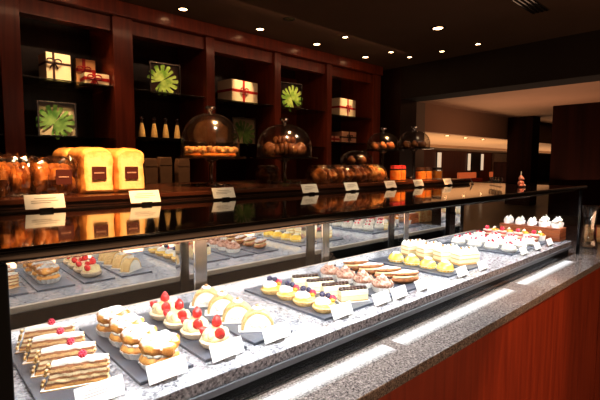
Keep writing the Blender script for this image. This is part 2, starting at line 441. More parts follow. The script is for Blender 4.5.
struct('wall_right', wbox(47.9, 48, -3.5, 13.8, FL, 1.6), 'farwood')
struct('trim_4', wbox(9.72, 48, 9.6, 9.9, .70, .799), pbr('cove_edge', (.5, .33, .2), .8, noise_amt=.05, nscale=1))

tag(obj('pillar', wbox(12.55, 13.4, 1.2, 3.94, FL, 1.5, .01), 'pillarwood'), 'wide dark wooden pillar rising behind the right end of the pastry case', 'pillar')
tag(obj('pillar', wbox(14.6, 15.2, 5.12, 5.88, FL, 1.5, .01), 'pillarwood'), 'narrower dark wooden pillar in the far room, left of the wide one', 'pillar')
tag(obj('partition', wbox(18.5, 18.8, 7.2, 7.98, FL, .09, .01), 'pillarwood'), 'low dark partition beside the narrower pillar in the far room', 'partition')

# ------------------------------------------------------------------ wall cabinet with glass shelves
cab = thing('display_cabinet', 'tall reddish brown wooden wall cabinet with open bays and glass shelves', 'cabinet', (0, 0, 0))
CY, CB = 3.2, 3.7
cols = [(-.22, -.10), (.50, .61), (1.17, 1.31), (1.915, 1.995), (2.64, 2.715), (3.345, 3.42), (4.12, 4.26)]
for x0, x1 in cols: obj('upright', wbox(x0, x1, CY, CB, FL, 1.03, .004), 'redwood', cab)
obj('cornice', wbox(-.22, 4.26, CY - .03, CB, 1.03, 1.13, .006), 'redwood', cab)
obj('back_panel', wbox(-.22, 4.26, CB, CB + .04, FL, 1.13), 'darkwood', cab)
obj('base_cabinet', wbox(-.2, 4.24, 2.85, CY - .002, FL, -.40, .004), 'darkwood', cab)
obj('worktop', wbox(-.22, 4.26, 2.83, CY - .002, -.398, -.37, .003), 'black', cab)
for i, (a, b) in enumerate(zip(cols, cols[1:])):
    for z in (.535, .165) if i < 5 else (.515, .225):
        obj('glass_shelf', wbox(a[1] + .003, b[0] - .003, CY + .02, CB - .003, z, z + .010, .001), 'shelfglass', cab)
    obj('header', wbox(a[1] + .002, b[0] - .002, CY + .03, CY + .09, .93, 1.028, .003), 'redwood', cab)
    if i in (1, 2, 3, 4): # dark side lining inside the bay
        obj('lining', wbox(a[1] + .002, b[0] - .002, CB - .03, CB - .004, -.2, .93), 'redwood' if i == 4 else 'darkwood', cab)

# ------------------------------------------------------------------ gift boxes
def gift(name, label, x, y, z, w, d, h, paper, rib, rz=0, vx=.5, hz=.5, bow=True, diag=False, group='ribbon-tied gift boxes in the wall cabinet'):
    t = thing(name, label, 'gift box', V(x, y, z), rz, group)
    bm = box(bmesh.new(), -w / 2, w / 2, -d / 2, d / 2, 0, h, .003); obj('carton', bm, paper, t)
    rw = .022 if rib == 'ribbon_r' else .015; e = .0015
    bm = bmesh.new(); xx = -w / 2 + w * vx; zz = h * hz
    box(bm, xx - rw / 2, xx + rw / 2, -d / 2 - e, d / 2 + e, -0.0, h + e)
    box(bm, -w / 2 - e, w / 2 + e, -d / 2 - e, d / 2 + e, zz - rw / 2, zz + rw / 2)
    r = obj('ribbon', bm, rib, t, smooth=False)
    if bow:
        bm = bmesh.new(); yb = -d / 2 - .006
        for s in (-1, 1):
            pts = [(xx, yb, zz)] + [(xx + s * (.024 + .022 * math.cos(a)), yb - .008, zz + .010 + .016 * math.sin(a)) for a in [PI + k * .7 * s * -1 for k in range(9)]]
            tube(bm, pts, .0050, 6)
            tube(bm, [(xx, yb, zz), (xx + s * .012, yb - .003, zz - .015), (xx + s * .025, yb, zz - .038)], .0045, 6)
        blob(bm, xx, yb, zz, .007, .006, .007, seg=10, rings=6)
        obj('bow', bm, rib, t)
    return t

Z1 = .546
gift('gift_box', 'large ivory gift box with dark brown ribbon, top shelf of left bay', .845, 3.41, Z1, .155, .16, .19, 'ivory', 'ribbon_b', .06, .30, .64)
gift('gift_box', 'small orange gift box with ribbon rising behind the red-tied box, left bay', 1.065, 3.50, Z1, .13, .1, .205, 'kraft', 'ribbon_r', -.1, .4, .6)
gift('gift_box', 'low ivory gift box with red ribbon, top shelf of left bay', 1.08, 3.33, Z1, .165, .12, .08, 'ivory', 'ribbon_r', -.05, .38, .5)
gift('gift_box', 'wide ivory gift box with red ribbon and bow above the tall glass dome', 2.355, 3.39, Z1, .31, .2, .195, 'ivory', 'ribbon_r', .10, .45, .52)
gift('gift_box', 'ivory gift box with dark red ribbon in the rightmost cabinet bay, upper shelf', 3.78, 3.40, .526, .32, .2, .20, 'ivory', 'ribbon_r', .12, .5, .5)
gift('gift_box', 'low rose gift box on the lower shelf of the rightmost cabinet bay', 3.60, 3.4, .236, .18, .14, .07, 'pinkbox', 'ribbon_r', 0, .5, .5, bow=False)
gift('gift_box', 'squarish dim gift box with ribbon on the lower shelf of the rightmost cabinet bay', 3.87, 3.42, .236, .24, .16, .13, 'pinkbox', 'ribbon_b', -.05, .5, .5)

# ------------------------------------------------------------------ framed monstera leaves
def monstera_bm(r):
    """heart-shaped leaf cut by narrow slits into fingers, with a stem"""
    bm = bmesh.new(); c = bm.verts.new((0, .003, -r * .35)); n = 7
    for s_ in (-1, 1):
        for k in range(n):
            a0 = -PI * .38 + k * (PI * .88) / n; a1 = a0 + (PI * .88) / n * .78
            for (u, v) in ((a0, a1),):
                L = r * (1.05 + .55 * math.sin((k + .5) / n * PI * .9)) * (1 if k else .8)
                p = []
                for t, aa in ((.62, u), (.95, u + .03), (1.0, (u + v) / 2), (.95, v - .03), (.62, v)):
                    p.append(bm.verts.new((s_ * L * t * math.cos(aa) * .78, -.010 * t * math.cos(aa), -r * .35 + L * t * math.sin(aa))))
                bm.faces.new([c] + p if s_ > 0 else [c] + p[::-1])
                if k < n - 1:
                    a2 = a0 + (PI * .88) / n; L2 = L * .62
                    q = [bm.verts.new((s_ * L2 * math.cos(aa) * .78, -.006, -r * .35 + L2 * math.sin(aa))) for aa in (v, a2)]
                    bm.faces.new([c] + q if s_ > 0 else [c] + q[::-1])
    tube(bm, [(0, -.004, -r * .35), (r * .12, -.006, -r * .7), (r * .45, -.004, -r * 1.15)], r * .035, 6)
    return bm

def leaf_frame(label, x, y, z, s, mat, rz=0, lr=0):
    t = thing('leaf_frame', label, 'picture frame', V(x, y, z), rz, 'framed monstera leaves in the cabinet')
    bm = bmesh.new(); f = .010
    for a in ((-s / 2, s / 2, 0, f), (-s / 2, s / 2, s - f, s)): box(bm, a[0], a[1], -.012, .012, a[2], a[3], .001)
    for a in ((-s / 2, -s / 2 + f), (s / 2 - f, s / 2)): box(bm, a[0], a[1], -.012, .012, f, s - f, .001)
    obj('frame', bm, 'steel', t)
    obj('backing', box(bmesh.new(), -s / 2 + f, s / 2 - f, .006, .010, f, s - f), 'darkwood' if mat == 'monstera2' else 'frameback', t)
    obj('pane', box(bmesh.new(), -s / 2 + f, s / 2 - f, -.011, -.009, f, s - f), 'glass', t)
    o = obj('leaf', monstera_bm(s * .40), mat, t, loc=(0, 0, s * .5)); o.rotation_euler = (0, lr, 0)
    return t
leaf_frame('framed green monstera leaf on the middle shelf of the left bay, above the loaves', .83, 3.34, .176, .235, 'monstera', -.12, .6)
leaf_frame('framed bright leaf on the upper shelf of the second cabinet bay', 1.63, 3.36, Z1, .25, 'monstera2', -.12, 1.0)
leaf_frame('framed bright green leaf on the upper shelf between the two right gift boxes', 3.0, 3.38, Z1, .27, 'monstera2', -.12, -.5)
leaf_frame('dim framed leaf on the lower shelf behind the tall glass dome', 2.44, 3.42, .176, .25, 'monstera', -.1, .3)

# bottles on the second bay's lower shelf, with a bowl-shaped tray and paper bags on the worktop
bt = None
words = ['leftmost', 'second from left', 'third from left', 'rightmost']
tr = thing('bottle_tray', 'long dark tray under four golden bottles in the second bay', 'tray', V(1.52, 3.27, .176), 0)
bm = bmesh.new(); box(bm, -.19, .19, -.06, .06, 0, .006, .002)
for s in (-1, 1):
    box(bm, -.19, .19, s * .06 - .003, s * .06 + .003, .0, .018, .001); box(bm, s * .187 - .003, s * .187 + .003, -.06, .06, 0, .018, .001)
obj('tray_body', bm, 'black', tr)
for i, x in enumerate((1.39, 1.487, 1.582, 1.68)):
    lab = f'small conical golden bottle with dark neck, {words[i]} of four in the second bay'
    if bt is None:
        bt = thing('bottle', lab, 'bottle', V(x, 3.27, .1825), 0, 'golden bottles in the second bay')
        obj('bottle_body', lathe(bmesh.new(), [(.026, 0), (.027, .004), (.022, .06), (.013, .11), (.011, .12)], 16), 'bottle', bt)
        obj('neck', lathe(bmesh.new(), [(.011, .12), (.0095, .125), (.0095, .148)], 14), 'choc', bt)
        obj('cap', lathe(bmesh.new(), [(.012, .148), (.013, .152), (.013, .165), (.009, .169)], 14), 'chrome', bt)
    else: dup(bt, V(x, 3.27, .1825), 0, lab)
bg = None
for i, (x, h) in enumerate(((1.30, .40), (1.41, .41), (1.55, .40))):
    lab = f'plain brown paper bag standing behind the counter, {["leftmost","middle","rightmost"][i]} of three'
    bm = bmesh.new(); w = .042
    poly = [(-w, 0), (w, 0), (w + .006, h * .9), (w - .002, h), (-w + .002, h), (-w - .006, h * .9)]
    prism(bm, poly, -.03, .03); bmesh.ops.bevel(bm, geom=bm.edges[:], offset=.003, segments=1, affect='EDGES')
    t = thing('paper_bag', lab, 'bag', V(x, 2.95, -.369), 0, 'paper bags behind the counter')
    obj('bag_body', bm, 'brownbag', t)
    obj('folded_top', box(bmesh.new(), -w - .002, w + .002, -.033, -.0305, h * .86, h * .97, .001), 'brownbag', t)

# ------------------------------------------------------------------ the pastry case
base = thing('service_counter', 'mahogany panelled counter with a speckled granite ledge carrying the pastry case', 'counter', (0, 0, 0))
case = thing('pastry_case', 'long refrigerated pastry case with granite deck, clear front and black polished top', 'display case', (0, 0, 0))
X0, X1 = .02, 2.32
bm = wbox(X0, X1, .619, 1.08, -.382, -.36, .002); obj('granite_deck', bm, 'granite', case, smooth=False)
obj('deck_rail', wbox(X0, X1, .615, .6295, -.3945, -.3825, .001), 'railmetal', case)
obj('deck_skirt', wbox(X0, X1, .630, 1.07, -.4275, -.383), 'matteblack', case)
obj('back_rail', wbox(X0, X1, 1.0805, 1.094, -.376, -.3605, .002), 'tanrail', case)
obj('well_floor', wbox(X0, X1, .6345, 1.175, -.446, -.428), 'matteblack', case)
obj('mirror_back', wbox(X0, X1, 1.177, 1.185, -.4275, -.115), 'mirror', case, smooth=False)
ctop = thing('polished_slab', 'long polished black slab with bronze front edge on top of the pastry case', 'counter top', (0, 0, 0))
obj('top_slab', wbox(-.25, 2.335, .5845, 1.62, -.1125, -.099, .002), 'slab', ctop)
eb = box(bmesh.new(), -.25, 2.335, .5715, .584, E - .1125, E - .0965, .005, 5); FLAT.discard(id(eb))
obj('top_edge_rail', eb, 'edgemetal', ctop)
obj('end_edge_rail', wbox(2.3355, 2.345, .5735, 1.62, -.1155, -.0965, .004), 'edgemetal', ctop)
rb = thing('rear_cabinet', 'dark wooden rear cabinet behind the mirror, under the back of the black slab', 'cabinet', (0, 0, 0))
obj('cabinet_body', wbox(-.2, 2.33, 1.19, 1.60, FL + .001, -.1145, .003), 'darkwood', rb)
for k in range(4): obj('cabinet_door', wbox(-.18 + k * .63, .43 + k * .63, 1.602, 1.615, FL + .1, -.14, .003), 'redwood', rb)
obj('front_glass', wbox(.09, 2.326, .598, .602, -.4195, -.116), 'front_glass', case, smooth=False)
obj('end_glass', wbox(2.3275, 2.330, .603, 1.17, -.4195, -.116), 'front_glass', case, smooth=False)
obj('corner_post', wbox(2.312, 2.329, .585, .5975, -.4195, -.116, .002), 'black', case)
obj('left_corner_post', wbox(.045, .088, .585, .605, -.4195, -.116, .002), 'matteblack', case)
obj('left_end_panel', wbox(0.0, .018, .606, 1.175, -.4195, -.1155, .002), 'black', case)
for x in (.625, 1.155, 1.69, 2.22):
    p = obj('post', wbox(x, x + .042, 1.125, 1.15, -.4275, -.1145, .003), 'steel', case)
    obj('chrome_strip', wbox(x - .006, x - .0005, 1.120, 1.150, -.40, -.1145, .002), 'chrome', p)
obj('granite_ledge', wbox(-.3, 2.33, .478, .634, -.4455, -.42, .003), 'granite_brown', base, smooth=False)
obj('ledge_trim', wbox(.09, 2.315, .604, .612, -.4198, -.4165, .001), 'steel', case)
obj('front_panel', wbox(-.3, 2.33, .496, .52, FL + .10, -.446, .002), 'frontwood', base, smooth=False)
obj('toe_kick', wbox(-.3, 2.33, .53, .55, FL + .001, FL + .10), 'black', base)
obj('base_body', wbox(-.2, 2.33, .555, 1.185, FL + .001, -.447), 'darkwood', base, smooth=False)
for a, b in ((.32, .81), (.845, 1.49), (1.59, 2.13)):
    obj('glare_strip', wbox(a, b, .546, .596, -.4197, -.4192), 'ledglare', base, smooth=False)  # thin sheets carrying painted LED glare on the granite, no fittings
for (y, a, b) in ((.618, .1, 2.3), (1.05, .1, 2.3)):
    obj('lamp_housing', wbox(a, b, y - .012, y + .012, -.122, -.1145, .001), 'steel', case)

# side counter to the right, granite topped, with glass vase and orange bag
sc_ = thing('side_counter', 'low granite topped side counter continuing past the right end of the case', 'counter', (0, 0, 0))
obj('granite_top', wbox(2.3345, 3.4, .478, 1.25, -.4455, -.42, .003), 'granite_brown', sc_)
obj('counter_body', wbox(2.3345, 3.38, .496, 1.2, FL + .001, -.446), 'frontwood', sc_)
t = thing('glass_vase', 'tall clear glass vase standing just past the right end of the pastry case', 'vase', V(2.53, .60, -.42))
bm = lathe(bmesh.new(), [(.036, 0), (.040, .01), (.030, .06), (.026, .12), (.034, .19), (.044, .215), (.042, .215), (.032, .19), (.024, .12), (.027, .06), (.036, .012), (.0, .01)], 24)
obj('vase_wall', bm, 'domeglass', t)
t = thing('paper_parcel', 'orange wrapped parcel on the side counter at the right edge', 'parcel', V(2.80, .64, -.42), .3)
bm = box(bmesh.new(), -.06, .06, -.045, .045, 0, .085, .012); obj('wrapping', bm, 'crumble', t)
bm = box(bmesh.new(), -.061, .061, -.006, .006, -.0, .0865, .001); obj('band', bm, 'ribbon_r', t)

# ------------------------------------------------------------------ slate trays and cards
DZ = -.36
def tray(x0, x1, label, y0=.672, y1=.99):
    o = obj('slate_tray', box(bmesh.new(), -(x1 - x0) / 2, (x1 - x0) / 2, -(y1 - y0) / 2, (y1 - y0) / 2, 0, .006, .0012), 'slate', loc=V((x0 + x1) / 2, (y0 + y1) / 2, DZ), smooth=False)
    return tag(o, label, 'tray', 'slate trays on the granite deck')
TR = dict(A=(.135, .25, 'layered slices'), B=(.271, .368, 'sugared cream puffs'), C=(.392, .483, 'strawberry tarts'), D=(.502, .602, 'cream roll slices'),
          E=(.703, .782, 'berry custard tarts'), F=(.792, .905, 'chocolate-beaded bars'), G=(.925, 1.02, 'mocha cream cups'), H=(1.035, 1.145, 'filled oblong buns'),
          I=(1.264, 1.372, 'yellow domed cakes'), J=(1.40, 1.545, 'cream-peaked block cakes'), K=(1.765, 2.06, 'white shaved-cream cakes'), L=(2.080, 2.222, 'raspberry dessert glasses'))
for k, (a, b, s) in TR.items(): tray(a, b, f'dark slate tray holding the {s}')
TZ = DZ + .0062

card0 = None
def card(x, y, z, label, rz=0, w=.070, h=.030, group='price cards'):
    global card0
    if card0 is None:
        card0 = thing('price_card', label, 'card', V(x, y, z), rz, group)
        ti = Matrix.Rotation(math.radians(-24), 4, 'X')
        b = box(bmesh.new(), -w / 2, w / 2, -.0006, .0006, 0, h, 0)
        bmesh.ops.transform(b, matrix=Matrix.Translation((0, 0, .005)) @ ti, verts=b.verts); obj('card_face', b, 'card', card0, smooth=False)
        b = bmesh.new()
        for (zz, a, c) in ((.021, -.018, .020), (.016, -.024, .024), (.012, -.024, .010)):
            box(b, a, c, -.0010, -.0007, zz, zz + .0011)
        bmesh.ops.transform(b, matrix=Matrix.Translation((0, 0, .005)) @ ti, verts=b.verts); obj('printed_lines', b, 'ink', card0, smooth=False)
        b = bmesh.new(); box(b, -.012, .012, -.004, .010, 0, .003, .0008); box(b, -.012, .012, -.0045, -.002, 0, .007, .0006); box(b, -.010, .010, .001, .003, 0, .008, .0006)
        obj('clip', b, 'steel', card0)
        return card0
    return dup(card0, V(x, y, z), rz, label, group)

G1 = 'price cards inside the case'
inside = [(.207, 'layered slices'), (.314, 'sugared cream puffs'), (.431, 'strawberry tarts'), (.550, 'cream roll slices'), (.748, 'berry custard tarts')]
for x, s in inside: card(x, .655, DZ, f'white price card in front of the {s}', .02, group=G1)
for x, y, s in ((.893, .650, 'chocolate-beaded bars'), (.968, .648, 'mocha cream cups'), (1.082, .648, 'filled oblong buns'), (1.310, .645, 'yellow domed cakes'), (1.445, .640, 'cream-peaked block cakes'), (1.81, .642, 'white shaved-cream cakes'), (1.96, .642, 'white shaved-cream cakes, second card'), (2.11, .642, 'raspberry dessert glasses')):
    dup(card0, V(x, y, DZ), .02, f'white price card in front of the {s}', G1, scale=.98)
G2 = 'price cards along the black counter top'
tops = [(.221, 'brown cellophane bread, leftmost on the counter top', 1.04), (.431, 'the right white loaf, second from left on counter top', 1.04), (.650, 'crumble cake dome', 1), (.975, 'dome of dark pastries', 1), (1.18, 'left cellophane bread bags', 1), (1.413, 'small dome, between bread bags and orange jars', 1), (1.612, 'orange jars on the left', 1), (1.855, 'orange jars on the right', 1)]
for x, s, k in tops: dup(card0, V(x, 1.0, -.099), 0, f'white card before {s}', G2, scale=k)
dup(card0, V(2.09, 1.0, -.099), .5, 'dim price card farthest right along the counter top', G2, scale=.9)

# ------------------------------------------------------------------ pastries
WH = ['nearest its price card', 'second from the price card', 'third from the price card', 'farthest back on its tray']
def row(proto, spots, label, rz=None, scale=None):
    """copies of the prototype at the spots; first spot takes the prototype"""
    for i, (x, y) in enumerate(spots):
        a = (rz[i] if rz else random.uniform(-.3, .3))
        s = 1 if scale is None else scale[i]
        lab = f'{label}, {WH[i]}'
        if i == 0:
            proto.location = V(x, y, TZ); proto.rotation_euler = (0, 0, a); proto['label'] = lab; proto.scale = (s,) * 3
        else: dup(proto, V(x, y, TZ), a, lab, scale=s)

def paper_cup(bm, r, h, flute=.05, r0=None):
    r0 = r0 or r * .78
    lathe(bm, [(0, 0), (r0, 0), (r, h), (r * .97, h), (r0 * .95, .0015), (0, .0015)], 48, flute, 16, cap=False)
    return bm

# layered slices
p = thing('layered_slice', '', 'pastry', group='layered slices on the leftmost tray')
bm = box(bmesh.new(), -.040, .040, -.0070, .0070, .002, .042, .001)
bmesh.ops.subdivide_edges(bm, edges=bm.edges[:], cuts=7, use_grid_fill=True)
for v in bm.verts:
    k = math.floor(v.co.z / .0055)
    v.co.x += .0022 * noise.noise(Vector((k * 3.7, v.co.y * 200, 1))) * (abs(v.co.x) > .038)
    v.co.y += .0016 * noise.noise(Vector((v.co.x * 120, k * 5.1, 4)))
    v.co.x -= (.012 * (1 - v.co.z / .044) ** 2 if v.co.x < -.035 else 0)
obj('layers', bm, 'mille', p)
bm = bmesh.new(); blob(bm, 0, 0, .0425, .039, .0074, .0028, .002, 90, 24, 8)
obj('icing', bm, 'whip', p)
bm = bmesh.new()
for k in range(14): blob(bm, .0405 + random.uniform(-.001, .001), random.uniform(-.006, .006), .006 + k * .0026, .0022, .004, .0022, .001, 300, 6, 5, k)
for k in range(10): blob(bm, -.044 - (.010 * (1 - k / 10)), random.uniform(-.006, .006), .006 + k * .0036, .003, .004, .0025, .001, 300, 6, 5, k)
obj('flaky_end', bm, 'flake', p)
obj('paper_base', box(bmesh.new(), -.056, .043, -.010, .010, 0, .0018, .0005), 'flake', p)
bm = bmesh.new(); blob(bm, .004, -.001, .0495, .0058, .0058, .0058, .0012, 420, 14, 10)
for k in range(22):
    a = k * 2.4; zc = 1 - 2 * (k + .5) / 22; rr = math.sqrt(1 - zc * zc)
    blob(bm, .004 + .0052 * rr * math.cos(a), -.001 + .0052 * rr * math.sin(a), .0495 + .0052 * zc, .0019, .0019, .0019, seg=6, rings=5)
obj('raspberry', bm, 'rasp', p)
row(p, [(.200, .732), (.200, .797), (.200, .860), (.200, .922)], 'layered pastry slice with white top and raspberry', [-.36, -.33, -.38, -.34])

# cream puffs
p = thing('cream_puff', '', 'pastry', group='cream puffs on the second tray')
obj('paper_case', paper_cup(bmesh.new(), .0335, .014), 'paper', p)
bm = blob(bmesh.new(), 0, 0, .016, .031, .031, .014, .004, 70, 26, 16, 1); obj('lower_shell', bm, 'choux_plain', p)
bm = bmesh.new()
for k in range(13): blob(bm, .0215 * math.cos(k * 2 * PI / 13), .0215 * math.sin(k * 2 * PI / 13), .026, .0075, .0075, .0040, .001, 150, 10, 8, k)
blob(bm, 0, 0, .029, .022, .022, .006, seg=14, rings=8)
obj('cream', bm, 'whip', p)
bm = bmesh.new(); blob(bm, 0, 0, .036, .0300, .0300, .0160, .010, 75, 30, 20, 5)
for k in range(9): blob(bm, (.012 + .009 * (k % 2)) * math.cos(k * .75 + .3), (.012 + .009 * (k % 2)) * math.sin(k * .75 + .3), .043 - .005 * (k % 2), .011, .010, .0080, .004, 150, 12, 8, k)
obj('top_shell', bm, 'choux', p)
row(p, [(.322, .707), (.314, .776), (.318, .844), (.316, .912)], 'sugar-dusted cream puff in a white paper case', scale=[1.06, 1.0, 1.0, 1.0])

# strawberry tarts
def strawberry(bm, x, y, z, s, rz=0, tilt=0):
    b = bmesh.new()
    lathe(b, [(0, -.010), (.005, -.0095), (.0088, -.006), (.0095, -.001), (.0078, .005), (.0045, .010), (.0015, .0128), (0, .0132)], 16, cap=False)
    merge(bm, b, Matrix.Translation((x, y, z)) @ Matrix.Rotation(rz, 4, 'Z') @ Matrix.Rotation(tilt, 4, 'X') @ Matrix.Scale(s, 4))
p = thing('strawberry_tart', '', 'pastry', group='strawberry tarts on the third tray')
obj('tart_case', lathe(bmesh.new(), [(0, 0), (.020, 0), (.027, .005), (.031, .014), (.029, .016), (0, .015)], 40, .035, 14, cap=False), 'pinkcase', p)
bm = bmesh.new(); blob(bm, 0, 0, .020, .026, .026, .014, .002, 100, 20, 12)
for k in range(6): blob(bm, .017 * math.cos(k * PI / 3), .017 * math.sin(k * PI / 3), .026, .0095, .0095, .010, .001, 120, 10, 8, k)
obj('cream', bm, 'ycream', p)
bm = bmesh.new(); strawberry(bm, .003, .004, .047, 1.05); obj('strawberry', bm, 'straw', p)
bm = bmesh.new(); strawberry(bm, .006, -.018, .031, 1.15, .2, .75); obj('strawberry', bm, 'straw', p)
bm = bmesh.new(); strawberry(bm, -.021, .006, .030, .95, -1.3, .8); obj('strawberry', bm, 'straw', p)
row(p, [(.438, .712), (.434, .782), (.432, .853), (.433, .925)], 'custard tart topped with red strawberries', [-.45, -.6, -.35, -.5])

# roll slices
p = thing('roll_slice', '', 'pastry', group='cream roll slices on the fourth tray')
def arch(r, h, n=20, base=-1): return [(r * math.cos(PI * i / n), h * math.sin(PI * i / n)) for i in range(n + 1)]
outer = arch(.035, .040); inner = arch(.0295, .0335)
bm = bmesh.new(); poly = [(x, z + .003) for x, z in outer] + [(x, z + .003) for x, z in reversed(inner)]
prism(bm, poly, -.016, .016); bmesh.ops.bevel(bm, geom=[e for e in bm.edges if abs(e.verts[0].co.y - e.verts[1].co.y) < 1e-5], offset=.0012, segments=1, affect='EDGES'); obj('sponge', bm, 'sponge', p)
bm = bmesh.new(); prism(bm, [(x, z + .003) for x, z in arch(.0293, .0333)], -.0172, .0165)
for k in range(9): blob(bm, random.uniform(-.015, .015), -.0168, random.uniform(.008, .026), .006, .0022, .004, .001, 200, 8, 6, k)
obj('cream_filling', bm, 'whip', p)
bm = bmesh.new(); blob(bm, 0, 0, .045, .012, .011, .006, .002, 150, 12, 8); obj('cream_dollop', bm, 'whip', p)
bm = bmesh.new(); blob(bm, 0, -.001, .051, .005, .0042, .0038, .001, 300, 10, 6); obj('nut', bm, 'nut', p)
obj('paper_base', box(bmesh.new(), -.041, .036, -.018, .018, 0, .0028, .0008), 'paper', p)
row(p, [(.552, .728), (.548, .796), (.552, .866), (.552, .938)], 'half-round sponge roll slice filled with white cream', [-.60, -.62, -.55, -.6])

# fruit tarts
p = thing('berry_tart', '', 'pastry', group='berry custard tarts on the fifth tray')
obj('tart_shell', lathe(bmesh.new(), [(0, 0), (.022, 0), (.029, .008), (.030, .012), (.027, .014), (0, .013)], 40, .03, 20, cap=False), 'crust', p)
bm = blob(bmesh.new(), 0, 0, .013, .027, .027, .012, .002, 80, 20, 12); obj('custard', bm, 'lemon', p)
bm = blob(bmesh.new(), -.004, .002, .021, .020, .020, .012, .003, 90, 18, 12); obj('cream_top', bm, 'whip', p)
bm = blob(bmesh.new(), .006, .012, .036, .0078, .0078, .0078); obj('blueberry', bm, 'blue', p)
bm = blob(bmesh.new(), .014, .000, .034, .0072, .0072, .0072); obj('blueberry', bm, 'blue', p)
bm = blob(bmesh.new(), .021, -.008, .027, .0085, .0085, .0085, .0015, 350); obj('raspberry', bm, 'rasp', p)
bm = blob(bmesh.new(), .014, -.013, .024, .008, .006, .005, .001, 200); obj('orange_piece', bm, 'orange', p)
row(p, [(.742, .712), (.740, .780), (.741, .845), (.740, .912)], 'round custard tart with cream, blueberry and raspberry', [.1, 0, -.2, .2])

# chocolate-beaded bars
p = thing('cheesecake_bar', '', 'pastry', group='chocolate-beaded bars on the sixth tray')
obj('cake_bar', box(bmesh.new(), -.038, .038, -.0135, .0135, .001, .029, .0015), 'cheese', p)
bm = bmesh.new()
for k in range(8): blob(bm, -.033 + k * .0094, 0, .0325, .0064, .0088, .0052, .001, 200, 10, 8, k)
obj('chocolate_beads', bm, 'choc', p)
obj('paper_base', box(bmesh.new(), -.042, .042, -.0155, .0155, 0, .001), 'paper', p)
row(p, [(.852, .717), (.849, .776), (.847, .832), (.847, .890)], 'pale oblong cake bar with a row of dark chocolate beads', [-.45, -.42, -.44, -.46])

# mocha cups
p = thing('mocha_cream_cup', '', 'pastry', group='mocha cream cups on the seventh tray')
obj('paper_case', paper_cup(bmesh.new(), .030, .016), 'paper', p)
bm = bmesh.new()
for k in range(8): blob(bm, .018 * math.cos(k * PI / 4), .018 * math.sin(k * PI / 4), .022, .0115, .0115, .011, .0035, 120, 12, 10, k)
for k in range(4): blob(bm, .009 * math.cos(k * PI / 2), .009 * math.sin(k * PI / 2), .033, .010, .010, .009, .003, 120, 12, 10, k + 9)
obj('mocha_cream', bm, 'mocha', p)
bm = bmesh.new(); swirl(bm, 0, 0, .038, .008, .013); obj('cream_peak', bm, 'whip', p)
bm = bmesh.new(); blob(bm, .010, -.010, .036, .006, .003, .008, .001, 200, 8, 6, 3, tilt=.5); obj('chocolate_chip', bm, 'choc', p)
row(p, [(.976, .715), (.974, .782), (.974, .848), (.972, .912)], 'mocha swirled cream in a pale paper case')

# oblong buns
p = thing('oblong_bun', '', 'pastry', group='filled oblong buns on the eighth tray')
bm = blob(bmesh.new(), 0, 0, .012, .047, .019, .012, .002, 60, 26, 14, 2, zmin=-.011); obj('bun_base', bm, 'bun', p)
bm = blob(bmesh.new(), 0, -.001, .021, .043, .0175, .006, .002, 120, 24, 10, 5); obj('cream_filling', bm, 'ycream', p)
bm = blob(bmesh.new(), 0, 0, .029, .046, .018, .009, .0025, 60, 26, 14, 4); obj('bun_top', bm, 'bun', p)
row(p, [(1.098, .722), (1.098, .786), (1.100, .852), (1.104, .918)], 'oblong browned bun split and filled with cream', [-.42, -.45, -.40, -.46])

# yellow domed cakes
p = thing('lemon_dome', '', 'pastry', group='yellow domed cakes on the ninth tray')
obj('paper_case', paper_cup(bmesh.new(), .030, .010), 'paper', p)
bm = blob(bmesh.new(), 0, 0, .008, .028, .028, .026, .001, 60, 24, 16, zmin=-.005); obj('dome', bm, 'lemon', p)
bm = blob(bmesh.new(), 0, 0, .032, .013, .013, .005, .001, 100, 14, 8); obj('cream_cap', bm, 'whip', p)
bm = blob(bmesh.new(), .014, .004, .033, .007, .004, .0018, seg=8, rings=6); obj('leaf', bm, 'leaf', p)
row(p, [(1.316, .712), (1.316, .777), (1.318, .842), (1.318, .907)], 'yellow glazed domed cake in a paper case')

# block cakes
p = thing('block_cake', '', 'pastry', group='cream-peaked block cakes on the tenth tray')
obj('cake_block', box(bmesh.new(), -.045, .045, -.023, .023, .0, .042, .002), 'bcake', p)
bm = bmesh.new()
for i in range(5):
    for j in range(2): lathe(bm, [(.0105, 0), (.0112, .004), (.007, .012), (.0015, .018)], 10, .15, 5, -.036 + i * .018, -.0115 + j * .023, .040)
obj('cream_peaks', bm, 'whip', p)
bm = bmesh.new(); [blob(bm, -.018 + k * .036, 0, .056, .0045, .0045, .0045, .001, 300, 8, 6, k) for k in range(2)]
obj('fruit_bits', bm, 'nut', p)
row(p, [(1.470, .722), (1.470, .792), (1.472, .862), (1.474, .932)], 'tall cream-peaked block cake with golden layers', [-.35, -.35, -.35, -.35])

# white cakes, two rows of four
p = thing('shaved_cream_cake', '', 'pastry', group='white shaved-cream cakes')
obj('paper_case', paper_cup(bmesh.new(), .031, .010), 'paper', p)
bm = bmesh.new(); blob(bm, 0, 0, .014, .028, .028, .016, .003, 80, 20, 12)
for k in range(11): blob(bm, .017 * math.cos(k * 2.4), .017 * math.sin(k * 2.4), .024 + (k % 3) * .003, .011, .004, .006, .002, 150, 8, 6, k, rotz=k * .7, tilt=.5)
obj('cream', bm, 'whip', p)
bm = bmesh.new(); [blob(bm, .012 * math.cos(k * 2.1), .012 * math.sin(k * 2.1), .035, .0042, .0042, .004, .001, 300, 8, 6, k) for k in range(3)]
obj('red_berries', bm, 'rasp', p)
row(p, [(1.815, .705), (1.815, .778), (1.815, .852), (1.815, .925)], 'white berry-dotted cream cake, left row')
q = thing('shaved_cream_cake', '', 'pastry', group='white shaved-cream cakes')
for ch in list(p.children):
    c = ch.copy(); C.objects.link(c); c.parent = q
row(q, [(1.915, .705), (1.915, .778), (1.915, .852), (1.915, .925)], 'white berry-dotted cream cake, middle row')
